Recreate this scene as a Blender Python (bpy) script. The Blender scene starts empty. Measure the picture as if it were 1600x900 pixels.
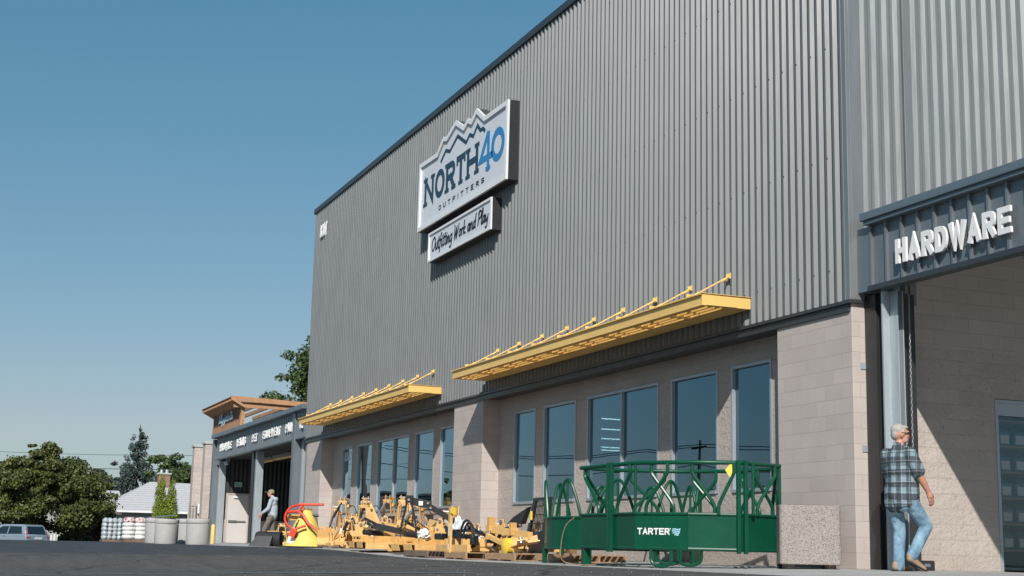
import bpy, math, random
import numpy as np
from mathutils import Vector, Matrix, Euler
random.seed(7); rng = np.random.default_rng(7)
R = math.radians
S = bpy.context.scene
C = S.collection

# ------------------------------------------------------------ camera
cam_d = bpy.data.cameras.new('camera'); cam = bpy.data.objects.new('camera', cam_d); C.objects.link(cam)
yaw, pit, rol = 1.18518298, .182685924, .0228721442
fw = Vector((-math.sin(yaw)*math.cos(pit), math.cos(yaw)*math.cos(pit), math.sin(pit)))
r0 = Vector((math.cos(yaw), math.sin(yaw), 0)); u0 = r0.cross(fw)
rr = r0*math.cos(rol)+u0*math.sin(rol); uu = -r0*math.sin(rol)+u0*math.cos(rol)
M = Matrix(((rr.x, uu.x, -fw.x, 0), (rr.y, uu.y, -fw.y, 0), (rr.z, uu.z, -fw.z, .146), (0, 0, 0, 1)))
cam.matrix_world = M
cam_d.sensor_width = 36; cam_d.lens = 36*2213.98/1600; cam_d.clip_start = .05; cam_d.clip_end = 3000
S.camera = cam
# ------------------------------------------------------------ sky, sun, exposure
SUN = Vector((1.78, -1.0, 1.48)).normalized()
W = bpy.data.worlds.new('World'); S.world = W; W.use_nodes = True
nt = W.node_tree; bg = nt.nodes['Background']
sk = nt.nodes.new('ShaderNodeTexSky'); sk.sky_type = 'NISHITA'; sk.sun_disc = False
sk.sun_elevation = math.asin(SUN.z); sk.sun_rotation = math.atan2(SUN.x, SUN.y)
sk.air_density = 1.0; sk.dust_density = 1.2; sk.ozone_density = 1.6; sk.altitude = 500
hs = nt.nodes.new('ShaderNodeHueSaturation'); hs.inputs['Saturation'].default_value = 1.0
mx = nt.nodes.new('ShaderNodeMix'); mx.data_type = 'RGBA'; mx.blend_type = 'MULTIPLY'; mx.inputs[0].default_value = 1
mx.inputs[7].default_value = (.96, 1.09, 1.09, 1)
nt.links.new(sk.outputs[0], hs.inputs['Color']); nt.links.new(hs.outputs[0], mx.inputs[6]); 
sep = nt.nodes.new('ShaderNodeSeparateColor'); com = nt.nodes.new('ShaderNodeCombineColor'); nt.links.new(mx.outputs[2], sep.inputs[0])
for i_, (g_, k_) in enumerate(((1.2, .84), (.70, 1.77), (.607, 2.26))):      # camera-like tone of the hazy teal sky
    p_ = nt.nodes.new('ShaderNodeMath'); p_.operation = 'POWER'; p_.inputs[1].default_value = g_
    q_ = nt.nodes.new('ShaderNodeMath'); q_.operation = 'MULTIPLY'; q_.inputs[1].default_value = k_
    c_ = nt.nodes.new('ShaderNodeMath'); c_.operation = 'MINIMUM'; c_.inputs[1].default_value = (6, 7.6, 8.8)[i_]
    nt.links.new(sep.outputs[i_], p_.inputs[0]); nt.links.new(p_.outputs[0], q_.inputs[0]); nt.links.new(q_.outputs[0], c_.inputs[0]); nt.links.new(c_.outputs[0], com.inputs[i_])
nt.links.new(com.outputs[0], bg.inputs[0])
bg.inputs[1].default_value = .072
sl = bpy.data.lights.new('sun', 'SUN'); so = bpy.data.objects.new('sun', sl); C.objects.link(so)
sl.energy = 5.0; sl.angle = R(.55); sl.color = (1, .955, .90)
so.rotation_euler = (-SUN).to_track_quat('-Z', 'Y').to_euler(); so.location = (20, -10, 30)
S.view_settings.view_transform = 'Standard'; S.view_settings.look = 'None'
S.view_settings.exposure = 0.0; S.view_settings.gamma = 1
S.render.engine = 'CYCLES'

# ------------------------------------------------------------ helpers
ROOT = {}
def tag(o, label=None, cat=None, group=None, kind=None):
    if label: o['label'] = label
    if cat: o['category'] = cat
    if group: o['group'] = group
    if kind: o['kind'] = kind
    return o
def thing(name, label, cat, loc=(0, 0, 0), rz=0, group=None, local=False):
    o = bpy.data.objects.new(name, None); C.objects.link(o)
    o.location = loc; o.rotation_euler = (0, 0, rz); o.empty_display_size = .2
    ROOT[o.name] = (Vector(loc), rz, local)
    return tag(o, label, cat, group)
class MB:
    def __init__(s): s.v = []; s.f = []
    def add(s, vs, fs):
        n = len(s.v); s.v += [tuple(map(float, v)) for v in vs]; s.f += [tuple(i+n for i in f) for f in fs]; return s
    def box(s, x0, x1, y0, y1, z0, z1):
        v = [(x, y, z) for z in (z0, z1) for y in (y0, y1) for x in (x0, x1)]
        return s.add(v, [(0, 2, 3, 1), (4, 5, 7, 6), (0, 1, 5, 4), (2, 6, 7, 3), (0, 4, 6, 2), (1, 3, 7, 5)])
    def obox(s, c, size, rot=(0, 0, 0)):
        m = Euler(rot).to_matrix(); c = Vector(c)
        v = [c+m@Vector((x*size[0]/2, y*size[1]/2, z*size[2]/2)) for z in (-1, 1) for y in (-1, 1) for x in (-1, 1)]
        return s.add(v, [(0, 2, 3, 1), (4, 5, 7, 6), (0, 1, 5, 4), (2, 6, 7, 3), (0, 4, 6, 2), (1, 3, 7, 5)])
    def beam(s, p0, p1, w, h, up=(0, 0, 1)):
        p0 = Vector(p0); p1 = Vector(p1); d = (p1-p0).normalized(); u = Vector(up)
        a = d.cross(u)
        if a.length < 1e-4: a = d.cross(Vector((1, 0, 0)))
        a.normalize(); b = a.cross(d)
        v = [p+a*w/2*i+b*h/2*j for p in (p0, p1) for i, j in ((-1, -1), (1, -1), (1, 1), (-1, 1))]
        return s.add(v, [(0, 3, 2, 1), (4, 5, 6, 7), (0, 1, 5, 4), (1, 2, 6, 5), (2, 3, 7, 6), (3, 0, 4, 7)])
    def quad(s, a, b, c, d): return s.add([a, b, c, d], [(0, 1, 2, 3)])
    def tube(s, path, r, n=8, closed=False, cap=True):
        P = [Vector(p) for p in path]; rs = r if hasattr(r, '__len__') else [r]*len(P)
        ref = None; rings = []
        for i, p in enumerate(P):
            if closed: d = P[(i+1) % len(P)]-P[i-1]
            else: d = P[min(i+1, len(P)-1)]-P[max(i-1, 0)]
            d.normalize()
            if ref is None:
                ref = Vector((0, 0, 1)) if abs(d.z) < .9 else Vector((1, 0, 0))
            a = d.cross(ref).normalized(); b = a.cross(d).normalized(); ref = b
            rings.append([p+(a*math.cos(t)+b*math.sin(t))*rs[i] for t in [2*math.pi*k/n for k in range(n)]])
        v = [q for ring in rings for q in ring]; f = []
        m = len(P)
        for i in range(m if closed else m-1):
            for k in range(n):
                a0 = i*n+k; a1 = i*n+(k+1) % n; b0 = ((i+1) % m)*n+k; b1 = ((i+1) % m)*n+(k+1) % n
                f.append((a0, a1, b1, b0))
        if cap and not closed: f += [tuple(range(n))[::-1], tuple(range((m-1)*n, m*n))]
        return s.add(v, f)
    def lathe(s, prof, c, n=28, axis='z'):
        v = []; f = []
        for r, h in prof:
            for k in range(n):
                t = 2*math.pi*k/n; a, b = r*math.cos(t), r*math.sin(t)
                q = (a, b, h) if axis == 'z' else ((h, a, b) if axis == 'x' else (a, h, b))
                v.append((c[0]+q[0], c[1]+q[1], c[2]+q[2]))
        for i in range(len(prof)-1):
            for k in range(n):
                f.append((i*n+k, i*n+(k+1) % n, (i+1)*n+(k+1) % n, (i+1)*n+k))
        f += [tuple(range(n))[::-1], tuple(range((len(prof)-1)*n, len(prof)*n))]
        return s.add(v, f)
    def prism(s, poly, fn, a, b):
        """poly: 2-D points, fn(u,v,w)->xyz; extruded from w=a to w=b"""
        n = len(poly)
        v = [fn(p[0], p[1], a) for p in poly]+[fn(p[0], p[1], b) for p in poly]
        return s.add(v, [tuple(range(n))[::-1], tuple(range(n, 2*n))]+[(i, (i+1) % n, n+(i+1) % n, n+i) for i in range(n)])
    def ellip(s, c, rad, rot=(0, 0, 0), n=16, m=10):
        R_ = Euler(rot).to_matrix(); c = Vector(c); v = []; f = []
        for i in range(1, m):
            ph = math.pi*i/m
            for k in range(n):
                t = 2*math.pi*k/n
                v.append(c+R_@Vector((rad[0]*math.sin(ph)*math.cos(t), rad[1]*math.sin(ph)*math.sin(t), rad[2]*math.cos(ph))))
        v += [c+R_@Vector((0, 0, rad[2])), c-R_@Vector((0, 0, rad[2]))]; T = len(v)-2
        for i in range(m-2):
            for k in range(n): f.append((i*n+k, (i+1)*n+k, (i+1)*n+(k+1) % n, i*n+(k+1) % n))
        for k in range(n):
            f.append((T, k, (k+1) % n)); f.append((T+1, (m-2)*n+(k+1) % n, (m-2)*n+k))
        return s.add(v, f)
    def cap(s, p0, p1, r0, r1, n=14):
        """tapered capsule"""
        p0 = Vector(p0); p1 = Vector(p1); d = p1-p0; L = max(d.length, 1e-5); d.normalize()
        path = []; rs = []
        for t in (-1, -.85, -.5): path.append(p0+d*r0*t); rs.append(r0*math.sqrt(max(0.002, 1-t*t)))
        path.append(p0); rs.append(r0); path.append(p1); rs.append(r1)
        for t in (.5, .85, 1): path.append(p1+d*r1*t); rs.append(r1*math.sqrt(max(0.002, 1-t*t)))
        return s.tube(path, rs, n)
def mesh_of(mb, name, fix=True):
    me = bpy.data.meshes.new(name); me.from_pydata(mb.v, [], mb.f); me.update()
    if fix:
        import bmesh
        bm = bmesh.new(); bm.from_mesh(me); bmesh.ops.recalc_face_normals(bm, faces=bm.faces); bm.to_mesh(me); bm.free()
    uv = me.uv_layers.new(name='uv')
    co = np.empty(len(me.vertices)*3); me.vertices.foreach_get('co', co); co = co.reshape(-1, 3)
    n = np.empty(len(me.polygons)*3); me.polygons.foreach_get('normal', n); n = n.reshape(-1, 3)
    ls = np.empty(len(me.polygons), int); me.polygons.foreach_get('loop_total', ls)
    vi = np.empty(len(me.loops), int); me.loops.foreach_get('vertex_index', vi)
    an = np.abs(np.repeat(n, ls, axis=0)); c = co[vi]
    ax = an.argmax(1)
    u = np.where(ax == 0, c[:, 1], c[:, 0]); w = np.where(ax == 2, c[:, 1], c[:, 2])
    uv.data.foreach_set('uv', np.stack([u, w], 1).ravel())
    return me
def root_of(o):
    while o is not None and o.name not in ROOT: o = o.parent
    return ROOT.get(o.name) if o is not None else None
def obj(name, mb, mat, parent=None, smooth=False, bevel=0, fix=True):
    me = mb if isinstance(mb, bpy.types.Mesh) else mesh_of(mb, name, fix)
    if parent is not None:
        ro = root_of(parent)
        if ro and not ro[2]:
            me.transform(Matrix.Rotation(-ro[1], 4, 'Z')@Matrix.Translation(-ro[0]))
    if mat:
        me.materials.clear(); me.materials.append(mat)
    o = bpy.data.objects.new(name, me); C.objects.link(o); o.parent = parent
    if smooth:
        me.polygons.foreach_set('use_smooth', [True]*len(me.polygons))
        if smooth == 'auto':
            try: me.set_sharp_from_angle(angle=R(40))
            except Exception: pass
    if bevel:
        b = o.modifiers.new('bevel', 'BEVEL'); b.width = bevel; b.segments = 2; b.limit_method = 'ANGLE'; b.harden_normals = False
    return o
def dup(root, loc, rz, label, group=None, scale=None):
    def rec(o, par):
        c = o.copy(); C.objects.link(c); c.parent = par
        for k in [k for k in o.children]: rec(k, c)
        return c
    r = rec(root, None); r.location = loc; r.rotation_euler = (0, 0, rz)
    if scale: r.scale = scale
    r['label'] = label
    if group: r['group'] = group
    ROOT[r.name] = (Vector(loc), rz, True)
    return r
def structure(name, mb, mat, kind='structure', smooth=False):
    o = obj(name, mb, mat, smooth=smooth); o['kind'] = kind; return o

# ------------------------------------------------------------ materials
class Mt:
    def __init__(s, name, col=(.5, .5, .5), rough=.6, metal=0, spec=None):
        s.m = bpy.data.materials.new(name); s.m.use_nodes = True; s.t = s.m.node_tree; s.b = s.t.nodes['Principled BSDF']
        s.b.inputs['Base Color'].default_value = (*col, 1); s.b.inputs['Roughness'].default_value = rough
        s.b.inputs['Metallic'].default_value = metal
        if spec is not None: s.b.inputs['Specular IOR Level'].default_value = spec
        s.col = col
    def n(s, t, **k):
        x = s.t.nodes.new('ShaderNode'+t)
        for a, b in k.items():
            if a in x.inputs: x.inputs[a].default_value = b
            else: setattr(x, a, b)
        return x
    def l(s, a, b): s.t.links.new(a, b)
    def coord(s, kind='Object'):
        return s.n('TexCoord').outputs[kind]
    def noise(s, scale, detail=6, rough=.6, co='Object', vec=None):
        x = s.n('TexNoise'); x.inputs['Scale'].default_value = scale; x.inputs['Detail'].default_value = detail
        x.inputs['Roughness'].default_value = rough
        s.l(vec if vec is not None else s.coord(co), x.inputs['Vector']); return x.outputs['Fac']
    def ramp(s, fac, stops):
        x = s.n('ValToRGB'); e = x.color_ramp.elements
        e[0].position, e[0].color = stops[0][0], (*stops[0][1], 1); e[1].position, e[1].color = stops[-1][0], (*stops[-1][1], 1)
        for p, c in stops[1:-1]:
            k = e.new(p); k.color = (*c, 1)
        s.l(fac, x.inputs[0]); return x.outputs[0]
    def mix(s, fac, a, b, mode='MIX'):
        x = s.n('Mix', data_type='RGBA', blend_type=mode)
        for v, i in ((fac, 0), (a, 6), (b, 7)):
            if isinstance(v, bpy.types.NodeSocket): s.l(v, x.inputs[i])
            else: x.inputs[i].default_value = v if i == 0 else (*v, 1)
        return x.outputs[2]
    def math(s, op, a, b=0.0, c=None):
        x = s.n('Math', operation=op)
        for i, v in enumerate((a, b, c)):
            if v is None: continue
            if isinstance(v, bpy.types.NodeSocket): s.l(v, x.inputs[i])
            else: x.inputs[i].default_value = v
        return x.outputs[0]
    def vary(s, amt=.12, scale=3, fine=40, stretch=None):
        """wear: large soft variation + fine grain on the base colour"""
        vec = s.coord()
        if stretch:
            mp = s.n('Mapping'); mp.inputs['Scale'].default_value = stretch; s.l(vec, mp.inputs[0]); vec = mp.outputs[0]
        a = s.noise(scale, vec=vec); b = s.noise(fine, 3, vec=vec)
        f = s.math('ADD', s.math('MULTIPLY', a, .65), s.math('MULTIPLY', b, .35))
        c = s.col; lo = tuple(x*(1-amt) for x in c); hi = tuple(min(1, x*(1+amt)) for x in c)
        out = s.ramp(f, [(.32, lo), (.68, hi)]); s.l(out, s.b.inputs['Base Color']); return out
    def bump(s, h, strength=.3, dist=.01, prev=None):
        x = s.n('Bump'); x.inputs['Strength'].default_value = strength; x.inputs['Distance'].default_value = dist
        s.l(h, x.inputs['Height'])
        if prev is not None: s.l(prev, x.inputs['Normal'])
        s.l(x.outputs[0], s.b.inputs['Normal']); return x.outputs[0]
def simple(name, col, rough=.6, metal=0, amt=.12, scale=3, fine=40, bump=0, spec=None, stretch=None):
    m = Mt(name, col, rough, metal, spec); m.vary(amt, scale, fine, stretch)
    if bump: m.bump(m.noise(fine*1.5, 4), bump, .004)
    return m.m
def cmu(name, col, split=False, rough=.85, amt=.1):
    m = Mt(name, col, rough)
    uv = m.coord('UV')
    br = m.n('TexBrick'); m.l(uv, br.inputs['Vector'])
    br.inputs['Scale'].default_value = 1; br.inputs['Brick Width'].default_value = .4064; br.inputs['Row Height'].default_value = .2032
    br.inputs['Mortar Size'].default_value = .0055; br.inputs['Mortar Smooth'].default_value = .25; br.inputs['Bias'].default_value = 0
    br.offset = .5
    c = col
    br.inputs['Color1'].default_value = (c[0]*.95, c[1]*.95, c[2]*.95, 1); br.inputs['Color2'].default_value = (c[0]*1.05, c[1]*1.05, c[2]*1.04, 1)
    br.inputs['Mortar'].default_value = (c[0]*.98, c[1]*.98, c[2]*.98, 1)
    n1 = m.noise(1.3, 5); n2 = m.noise(60, 3)
    f = m.math('ADD', m.math('MULTIPLY', n1, .6), m.math('MULTIPLY', n2, .4))
    k = m.ramp(f, [(.3, (1-amt,)*3), (.7, (1+amt*.6,)*3)])
    out = m.mix(1.0, br.outputs['Color'], k, 'MULTIPLY')
    # grime splash near the ground
    sx = m.n('SeparateXYZ'); m.l(uv, sx.inputs[0])
    g = m.math('MULTIPLY', m.math('SUBTRACT', .42, sx.outputs[1]), 2.2); g = m.math('MULTIPLY', g, m.math('ADD', m.noise(5, 4), .1))
    mc = m.n('Clamp'); m.l(g, mc.inputs[0])
    out = m.mix(m.math('MULTIPLY', mc.outputs[0], .5), out, (c[0]*.62, c[1]*.58, c[2]*.52))
    if split:
        spots = m.ramp(m.noise(15, 5, .75), [(.60, (1, 1, 1)), (.70, (.58, .53, .49))])
        out = m.mix(1.0, out, spots, 'MULTIPLY')
    m.l(out, m.b.inputs['Base Color'])
    mh = m.math('SUBTRACT', 1.0, br.outputs['Fac'])
    nb = m.bump(mh, .8, .006)
    if split:
        v = m.n('TexVoronoi'); v.feature = 'F1'; v.inputs['Scale'].default_value = 11; m.l(m.coord(), v.inputs['Vector'])
        nb = m.bump(m.math('ADD', m.noise(22, 6, .7), m.math('MULTIPLY', v.outputs['Distance'], .25)), .8, .03, nb)
    else:
        nb = m.bump(m.noise(120, 3), .25, .003, nb)
    return m.m
def foliage(name, c1, c2, c3):
    m = Mt(name, c1, .55); g = m.n('NewGeometry')
    out = m.ramp(g.outputs['Random Per Island'], [(0, c1), (.5, c2), (1, c3)])
    m.l(out, m.b.inputs['Base Color'])
    tr = m.n('BsdfTranslucent'); m.l(out, tr.inputs[0]); mxs = m.n('MixShader'); mxs.inputs[0].default_value = .28
    m.l(m.b.outputs[0], mxs.inputs[1]); m.l(tr.outputs[0], mxs.inputs[2])
    m.l(mxs.outputs[0], m.t.nodes['Material Output'].inputs[0]); return m.m

# painted steel siding
def siding(name, col, rough=.36, metal=.36):
    m = Mt(name, col, rough, metal, .6)
    g = m.noise(.7, 4); c = col
    mp = m.n('Mapping'); mp.inputs['Scale'].default_value = (6, 6, .35); m.l(m.coord(), mp.inputs[0])
    st = m.noise(3, 4, vec=mp.outputs[0])
    f = m.math('ADD', m.math('MULTIPLY', g, .5), m.math('MULTIPLY', st, .5))
    m.l(m.ramp(f, [(.35, tuple(x*.93 for x in c)), (.65, tuple(x*1.07 for x in c))]), m.b.inputs['Base Color'])
    m.l(m.ramp(st, [(.3, (rough-.06,)*3), (.7, (rough+.1,)*3)]), m.b.inputs['Roughness'])
    # faint oil-canning and panel seams
    mp2 = m.n('Mapping'); mp2.inputs['Scale'].default_value = (.8, .8, .3); m.l(m.coord(), mp2.inputs[0])
    m.bump(m.noise(2.2, 2, vec=mp2.outputs[0]), .15, .02)
    return m.m
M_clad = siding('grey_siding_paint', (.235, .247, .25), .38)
M_clad_dim = siding('grey_siding_front_dimmed', (.162, .172, .176), .44, .18)  # same paint as side walls; dimmer light on the front is put into colour
M_trim = siding('dark_trim_paint', (.055, .062, .068), .4)
M_blue = siding('slate_fascia_paint', (.17, .195, .215), .4, .3)
M_cap = siding('slate_cap_paint', (.15, .19, .22), .38, .3)
M_bronze = siding('bronze_post_paint', (.045, .045, .045), .35)
M_galv = simple('galvanised_steel', (.42, .47, .50), .4, .35, .15, 4, 50, stretch=(3, 3, .5))
M_cmu = cmu('painted_block', (.485, .425, .395))
M_split = cmu('split_face_block', (.49, .425, .385), True)
M_yellow = simple('yellow_canopy_paint', (.80, .53, .17), .45, 0, .10, 1.2, 25)
M_white = simple('white_letter_paint', (.78, .78, .78), .45, 0, .05)
M_signface = simple('white_sign_face', (.66, .68, .72), .35, 0, .03)
M_signrim = simple('white_sign_rim', (.74, .75, .77), .4, 0, .04)
M_signside = simple('dark_sign_return', (.03, .032, .036), .4, 0, .2)
M_ink = simple('dark_blue_vinyl', (.016, .05, .085), .5, 0, .04)
M_inkb = simple('black_blue_vinyl', (.01, .015, .025), .5, 0, .04)
M_azure = simple('blue_vinyl', (.035, .22, .48), .5, 0, .04)
M_alu = simple('aluminium_frame', (.40, .43, .46), .38, .4, .06)
M_green = simple('green_enamel', (.003, .066, .033), .34, 0, .22, 5, 60, spec=.35)
def scuffed_green():
    m = Mt('scuffed_green_enamel', (.003, .066, .035), .32, 0, .3)
    base = m.vary(.18, 4, 50)
    f = m.ramp(m.noise(38, 6, .75), [(.66, (0, 0, 0)), (.70, (1, 1, 1))])
    m.l(m.mix(m.math('MULTIPLY', f, .8), base, (.22, .30, .25)), m.b.inputs['Base Color']); return m.m
M_greens = scuffed_green()
M_tan = simple('amber_machine_paint', (.70, .43, .16), .45, 0, .22, 6, 50)
M_tan2 = simple('deep_amber_machine_paint', (.58, .34, .115), .5, 0, .28, 6, 50)
M_lemon = simple('yellow_cone_paint', (.66, .55, .13), .45, 0, .12)
M_red = simple('red_frame_paint', (.62, .045, .02), .4, 0, .12)
M_blk = simple('black_machine_paint', (.012, .013, .015), .4, 0, .3)
M_rub = simple('black_rubber', (.02, .021, .023), .7, 0, .3)
M_steel = simple('bare_steel', (.35, .35, .36), .35, .7, .15)
M_wood = simple('pallet_wood', (.34, .21, .12), .8, 0, .3, 3, 30, .4, stretch=(1, 6, 6))
M_woodd = simple('weathered_pallet_wood', (.16, .11, .085), .85, 0, .3, 3, 30, .4)
M_cedar = simple('cedar_wood', (.44, .235, .12), .6, 0, .2, 3, 30, .3)
M_cedard = simple('dark_cedar_wood', (.16, .075, .04), .65, 0, .25, 3, 30, .3)
M_conc = simple('cast_concrete', (.42, .415, .40), .85, 0, .12, 2.5, 60, .4)
M_plastic = simple('clear_plastic_wrap', (.62, .66, .68), .25, 0, .1)
M_paper = simple('white_tag', (.75, .75, .72), .6, 0, .05)
M_tagy = simple('yellow_tag', (.80, .55, .06), .5, 0, .05)
M_card = simple('grey_board', (.42, .40, .38), .8, 0, .15)
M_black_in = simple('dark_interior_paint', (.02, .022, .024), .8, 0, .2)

def aggregate():
    m = Mt('exposed_aggregate', (.45, .42, .40), .9)
    v = m.n('TexVoronoi'); v.inputs['Scale'].default_value = 80; m.l(m.coord(), v.inputs['Vector'])
    g = m.ramp(v.outputs['Color'], [(.0, (.20, .17, .15)), (.35, (.50, .46, .43)), (.6, (.62, .58, .55)), (1, (.38, .27, .23))])
    sx = m.n('SeparateColor'); m.l(v.outputs['Color'], sx.inputs[0])
    out = m.ramp(sx.outputs[0], [(0, (.15, .125, .11)), (.12, (.27, .235, .215)), (.5, (.335, .30, .28)), (.8, (.39, .36, .335)), (1, (.25, .20, .175))])
    m.l(out, m.b.inputs['Base Color']); m.bump(v.outputs['Distance'], .8, .01); return m.m
M_agg = aggregate()
def glass(name='window_glass', refl=.10, tint=(.06, .10, .115)):
    m = bpy.data.materials.new(name); m.use_nodes = True; t = m.node_tree
    for x in list(t.nodes):
        if x.type != 'OUTPUT_MATERIAL': t.nodes.remove(x)
    out = [x for x in t.nodes if x.type == 'OUTPUT_MATERIAL'][0]
    gl = t.nodes.new('ShaderNodeBsdfGlossy'); gl.inputs['Color'].default_value = (.66, .88, 1, 1); gl.inputs['Roughness'].default_value = 0
    no = t.nodes.new('ShaderNodeTexNoise'); no.inputs['Scale'].default_value = .8; no.inputs['Detail'].default_value = 1
    tc = t.nodes.new('ShaderNodeTexCoord'); t.links.new(tc.outputs['Object'], no.inputs['Vector'])
    bp = t.nodes.new('ShaderNodeBump'); bp.inputs['Strength'].default_value = .04; bp.inputs['Distance'].default_value = .05
    t.links.new(no.outputs['Fac'], bp.inputs['Height']); t.links.new(bp.outputs[0], gl.inputs['Normal'])
    tr = t.nodes.new('ShaderNodeBsdfTransparent'); tr.inputs[0].default_value = (*[min(1, x*4.2) for x in tint], 1)
    mi = t.nodes.new('ShaderNodeMixShader'); t.links.new(tr.outputs[0], mi.inputs[1]); t.links.new(gl.outputs[0], mi.inputs[2])
    ge = t.nodes.new('ShaderNodeNewGeometry'); dt = t.nodes.new('ShaderNodeVectorMath'); dt.operation = 'DOT_PRODUCT'
    t.links.new(ge.outputs['Normal'], dt.inputs[0]); t.links.new(ge.outputs['Incoming'], dt.inputs[1])
    def mth(op, a_, b_):
        q_ = t.nodes.new('ShaderNodeMath'); q_.operation = op
        for i_, v_ in enumerate((a_, b_)):
            if isinstance(v_, (int, float)): q_.inputs[i_].default_value = v_
            else: t.links.new(v_, q_.inputs[i_])
        return q_.outputs[0]
    sch = mth('ADD', mth('MULTIPLY', mth('POWER', mth('SUBTRACT', 1.0, mth('ABSOLUTE', dt.outputs['Value'], 0)), 5.0), .96), .04)
    ma = t.nodes.new('ShaderNodeMath'); ma.operation = 'MULTIPLY_ADD'; ma.inputs[1].default_value = 2.0; ma.inputs[2].default_value = refl
    ma.use_clamp = True
    t.links.new(sch, ma.inputs[0]); t.links.new(ma.outputs[0], mi.inputs[0]); t.links.new(mi.outputs[0], out.inputs[0]); return m
M_glass = glass()
def emis(name, col, st):
    m = Mt(name, col, .5); m.b.inputs['Emission Color'].default_value = (*col, 1); m.b.inputs['Emission Strength'].default_value = st; return m.m
M_tubel = emis('lit_fluorescent_tube', (1, .62, .52), 10)

# ------------------------------------------------------------ lettering
def ell(cx, cy, rx, ry, a0, a1, n=14):
    return [(cx+rx*math.cos(R(a0+(a1-a0)*i/n)), cy+ry*math.sin(R(a0+(a1-a0)*i/n))) for i in range(n+1)]
FONT = {
 'H': [[(0, 0), (0, 1)], [(1, 0), (1, 1)], [(0, .5), (1, .5)]],
 'A': [[(0, 0), (.5, 1), (1, 0)], [(.17, .3), (.83, .3)]],
 'R': [[(0, 0), (0, 1)], [(.1, 1), (.65, 1)]+ell(.65, .74, .35, .26, 90, -90, 8)+[(.1, .48)], [(.5, .48), (1, 0)]],
 'D': [[(0, 0), (0, 1)], [(.1, 1), (.5, 1)]+ell(.5, .5, .5, .5, 90, -90, 10)+[(.1, 0)]],
 'W': [[(0, 1), (.25, 0), (.5, .9), (.75, 0), (1, 1)]],
 'E': [[(1, 1), (0, 1), (0, 0), (1, 0)], [(0, .5), (.85, .5)]],
 'T': [[(0, 1), (1, 1)], [(.5, 1), (.5, 0)]],
 'N': [[(0, 0), (0, 1), (1, 0), (1, 1)]],
 'O': [ell(.5, .5, .5, .5, 0, 360, 24)],
 '0': [ell(.5, .5, .5, .5, 0, 360, 24)],
 'U': [[(0, 1), (0, .4)]+ell(.5, .4, .5, .4, 180, 360, 10)+[(1, .4), (1, 1)]],
 'F': [[(1, 1), (0, 1), (0, 0)], [(0, .5), (.8, .5)]],
 'I': [[(.5, 0), (.5, 1)]],
 'S': [ell(.5, .75, .5, .25, 20, 270, 12)+ell(.5, .25, .5, .25, 90, -160, 12)],
 'P': [[(0, 0), (0, 1)], [(.1, 1), (.65, 1)]+ell(.65, .73, .35, .27, 90, -90, 8)+[(.1, .46)]],
 'G': [ell(.5, .5, .5, .5, 40, 330, 16)+[(1, .45), (.6, .45)]],
 'C': [ell(.5, .5, .5, .5, 45, 315, 16)],
 'Q': [ell(.5, .5, .5, .5, 0, 360, 24), [(.6, .3), (1, 0)]],
 'M': [[(0, 0), (0, 1), (.5, .35), (1, 1), (1, 0)]],
 'K': [[(0, 0), (0, 1)], [(1, 1), (0, .45)], [(.3, .62), (1, 0)]],
 'L': [[(0, 1), (0, 0), (1, 0)]],
 'X': [[(0, 0), (1, 1)], [(0, 1), (1, 0)]],
 'Y': [[(0, 1), (.5, .5), (1, 1)], [(.5, .5), (.5, 0)]],
 'B': [[(0, 0), (0, 1), (.65, 1)]+ell(.65, .76, .3, .24, 90, -90, 8)+ell(.65, .26, .35, .26, 90, -90, 8)+[(0, 0)], [(0, .52), (.6, .52)]],
 '8': [ell(.5, .75, .42, .25, 0, 360, 16), ell(.5, .26, .5, .26, 0, 360, 16)],
 '3': [ell(.45, .75, .5, .25, 150, -90, 12)+ell(.45, .26, .52, .26, 90, -150, 12)],
 '7': [[(0, 1), (1, 1), (.35, 0)]],
 '4': [[(1.0, .27), (0, .27), (.62, 1)], [(.72, 1), (.72, -.1)]],
}
def ribbon(mb, pts, w, fn, a, b, closed=False):
    P = [Vector((p[0], p[1])) for p in pts]
    P = [P[0]]+[q for p_, q in zip(P[:-1], P[1:]) if (q-p_).length > 1e-5]
    if (P[0]-P[-1]).length < 1e-5 and len(P) > 3: P = P[:-1]; closed = True
    n = len(P); L = []; Rr = []
    for i in range(n):
        p0 = P[i-1] if (i > 0 or closed) else None; p1 = P[(i+1) % n] if (i < n-1 or closed) else None
        d0 = (P[i]-p0).normalized() if p0 is not None else None; d1 = (p1-P[i]).normalized() if p1 is not None else None
        if d0 is None: d0 = d1
        if d1 is None: d1 = d0
        n0 = Vector((-d0.y, d0.x)); n1 = Vector((-d1.y, d1.x)); m = n0+n1
        if m.length < .2: m = n0
        m.normalize(); k = 1/max(.45, m.dot(n0)); L.append(P[i]+m*w/2*k); Rr.append(P[i]-m*w/2*k)
    v = []; f = []
    for i in range(n):
        for q in (L[i], Rr[i]):
            v.append(fn(q.x, q.y, a)); v.append(fn(q.x, q.y, b))
    for i in range(n if closed else n-1):
        j = (i+1) % n; l0, l1, r0_, r1 = 4*i, 4*i+1, 4*i+2, 4*i+3; L0, L1, R0, R1 = 4*j, 4*j+1, 4*j+2, 4*j+3
        f += [(l1, r1, R1, L1), (l0, L0, R0, r0_), (l0, l1, L1, L0), (r0_, R0, R1, r1)]
    if not closed:
        f += [(0, 2, 3, 1), (4*n-4, 4*n-3, 4*n-1, 4*n-2)]
    mb.add(v, f)
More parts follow.
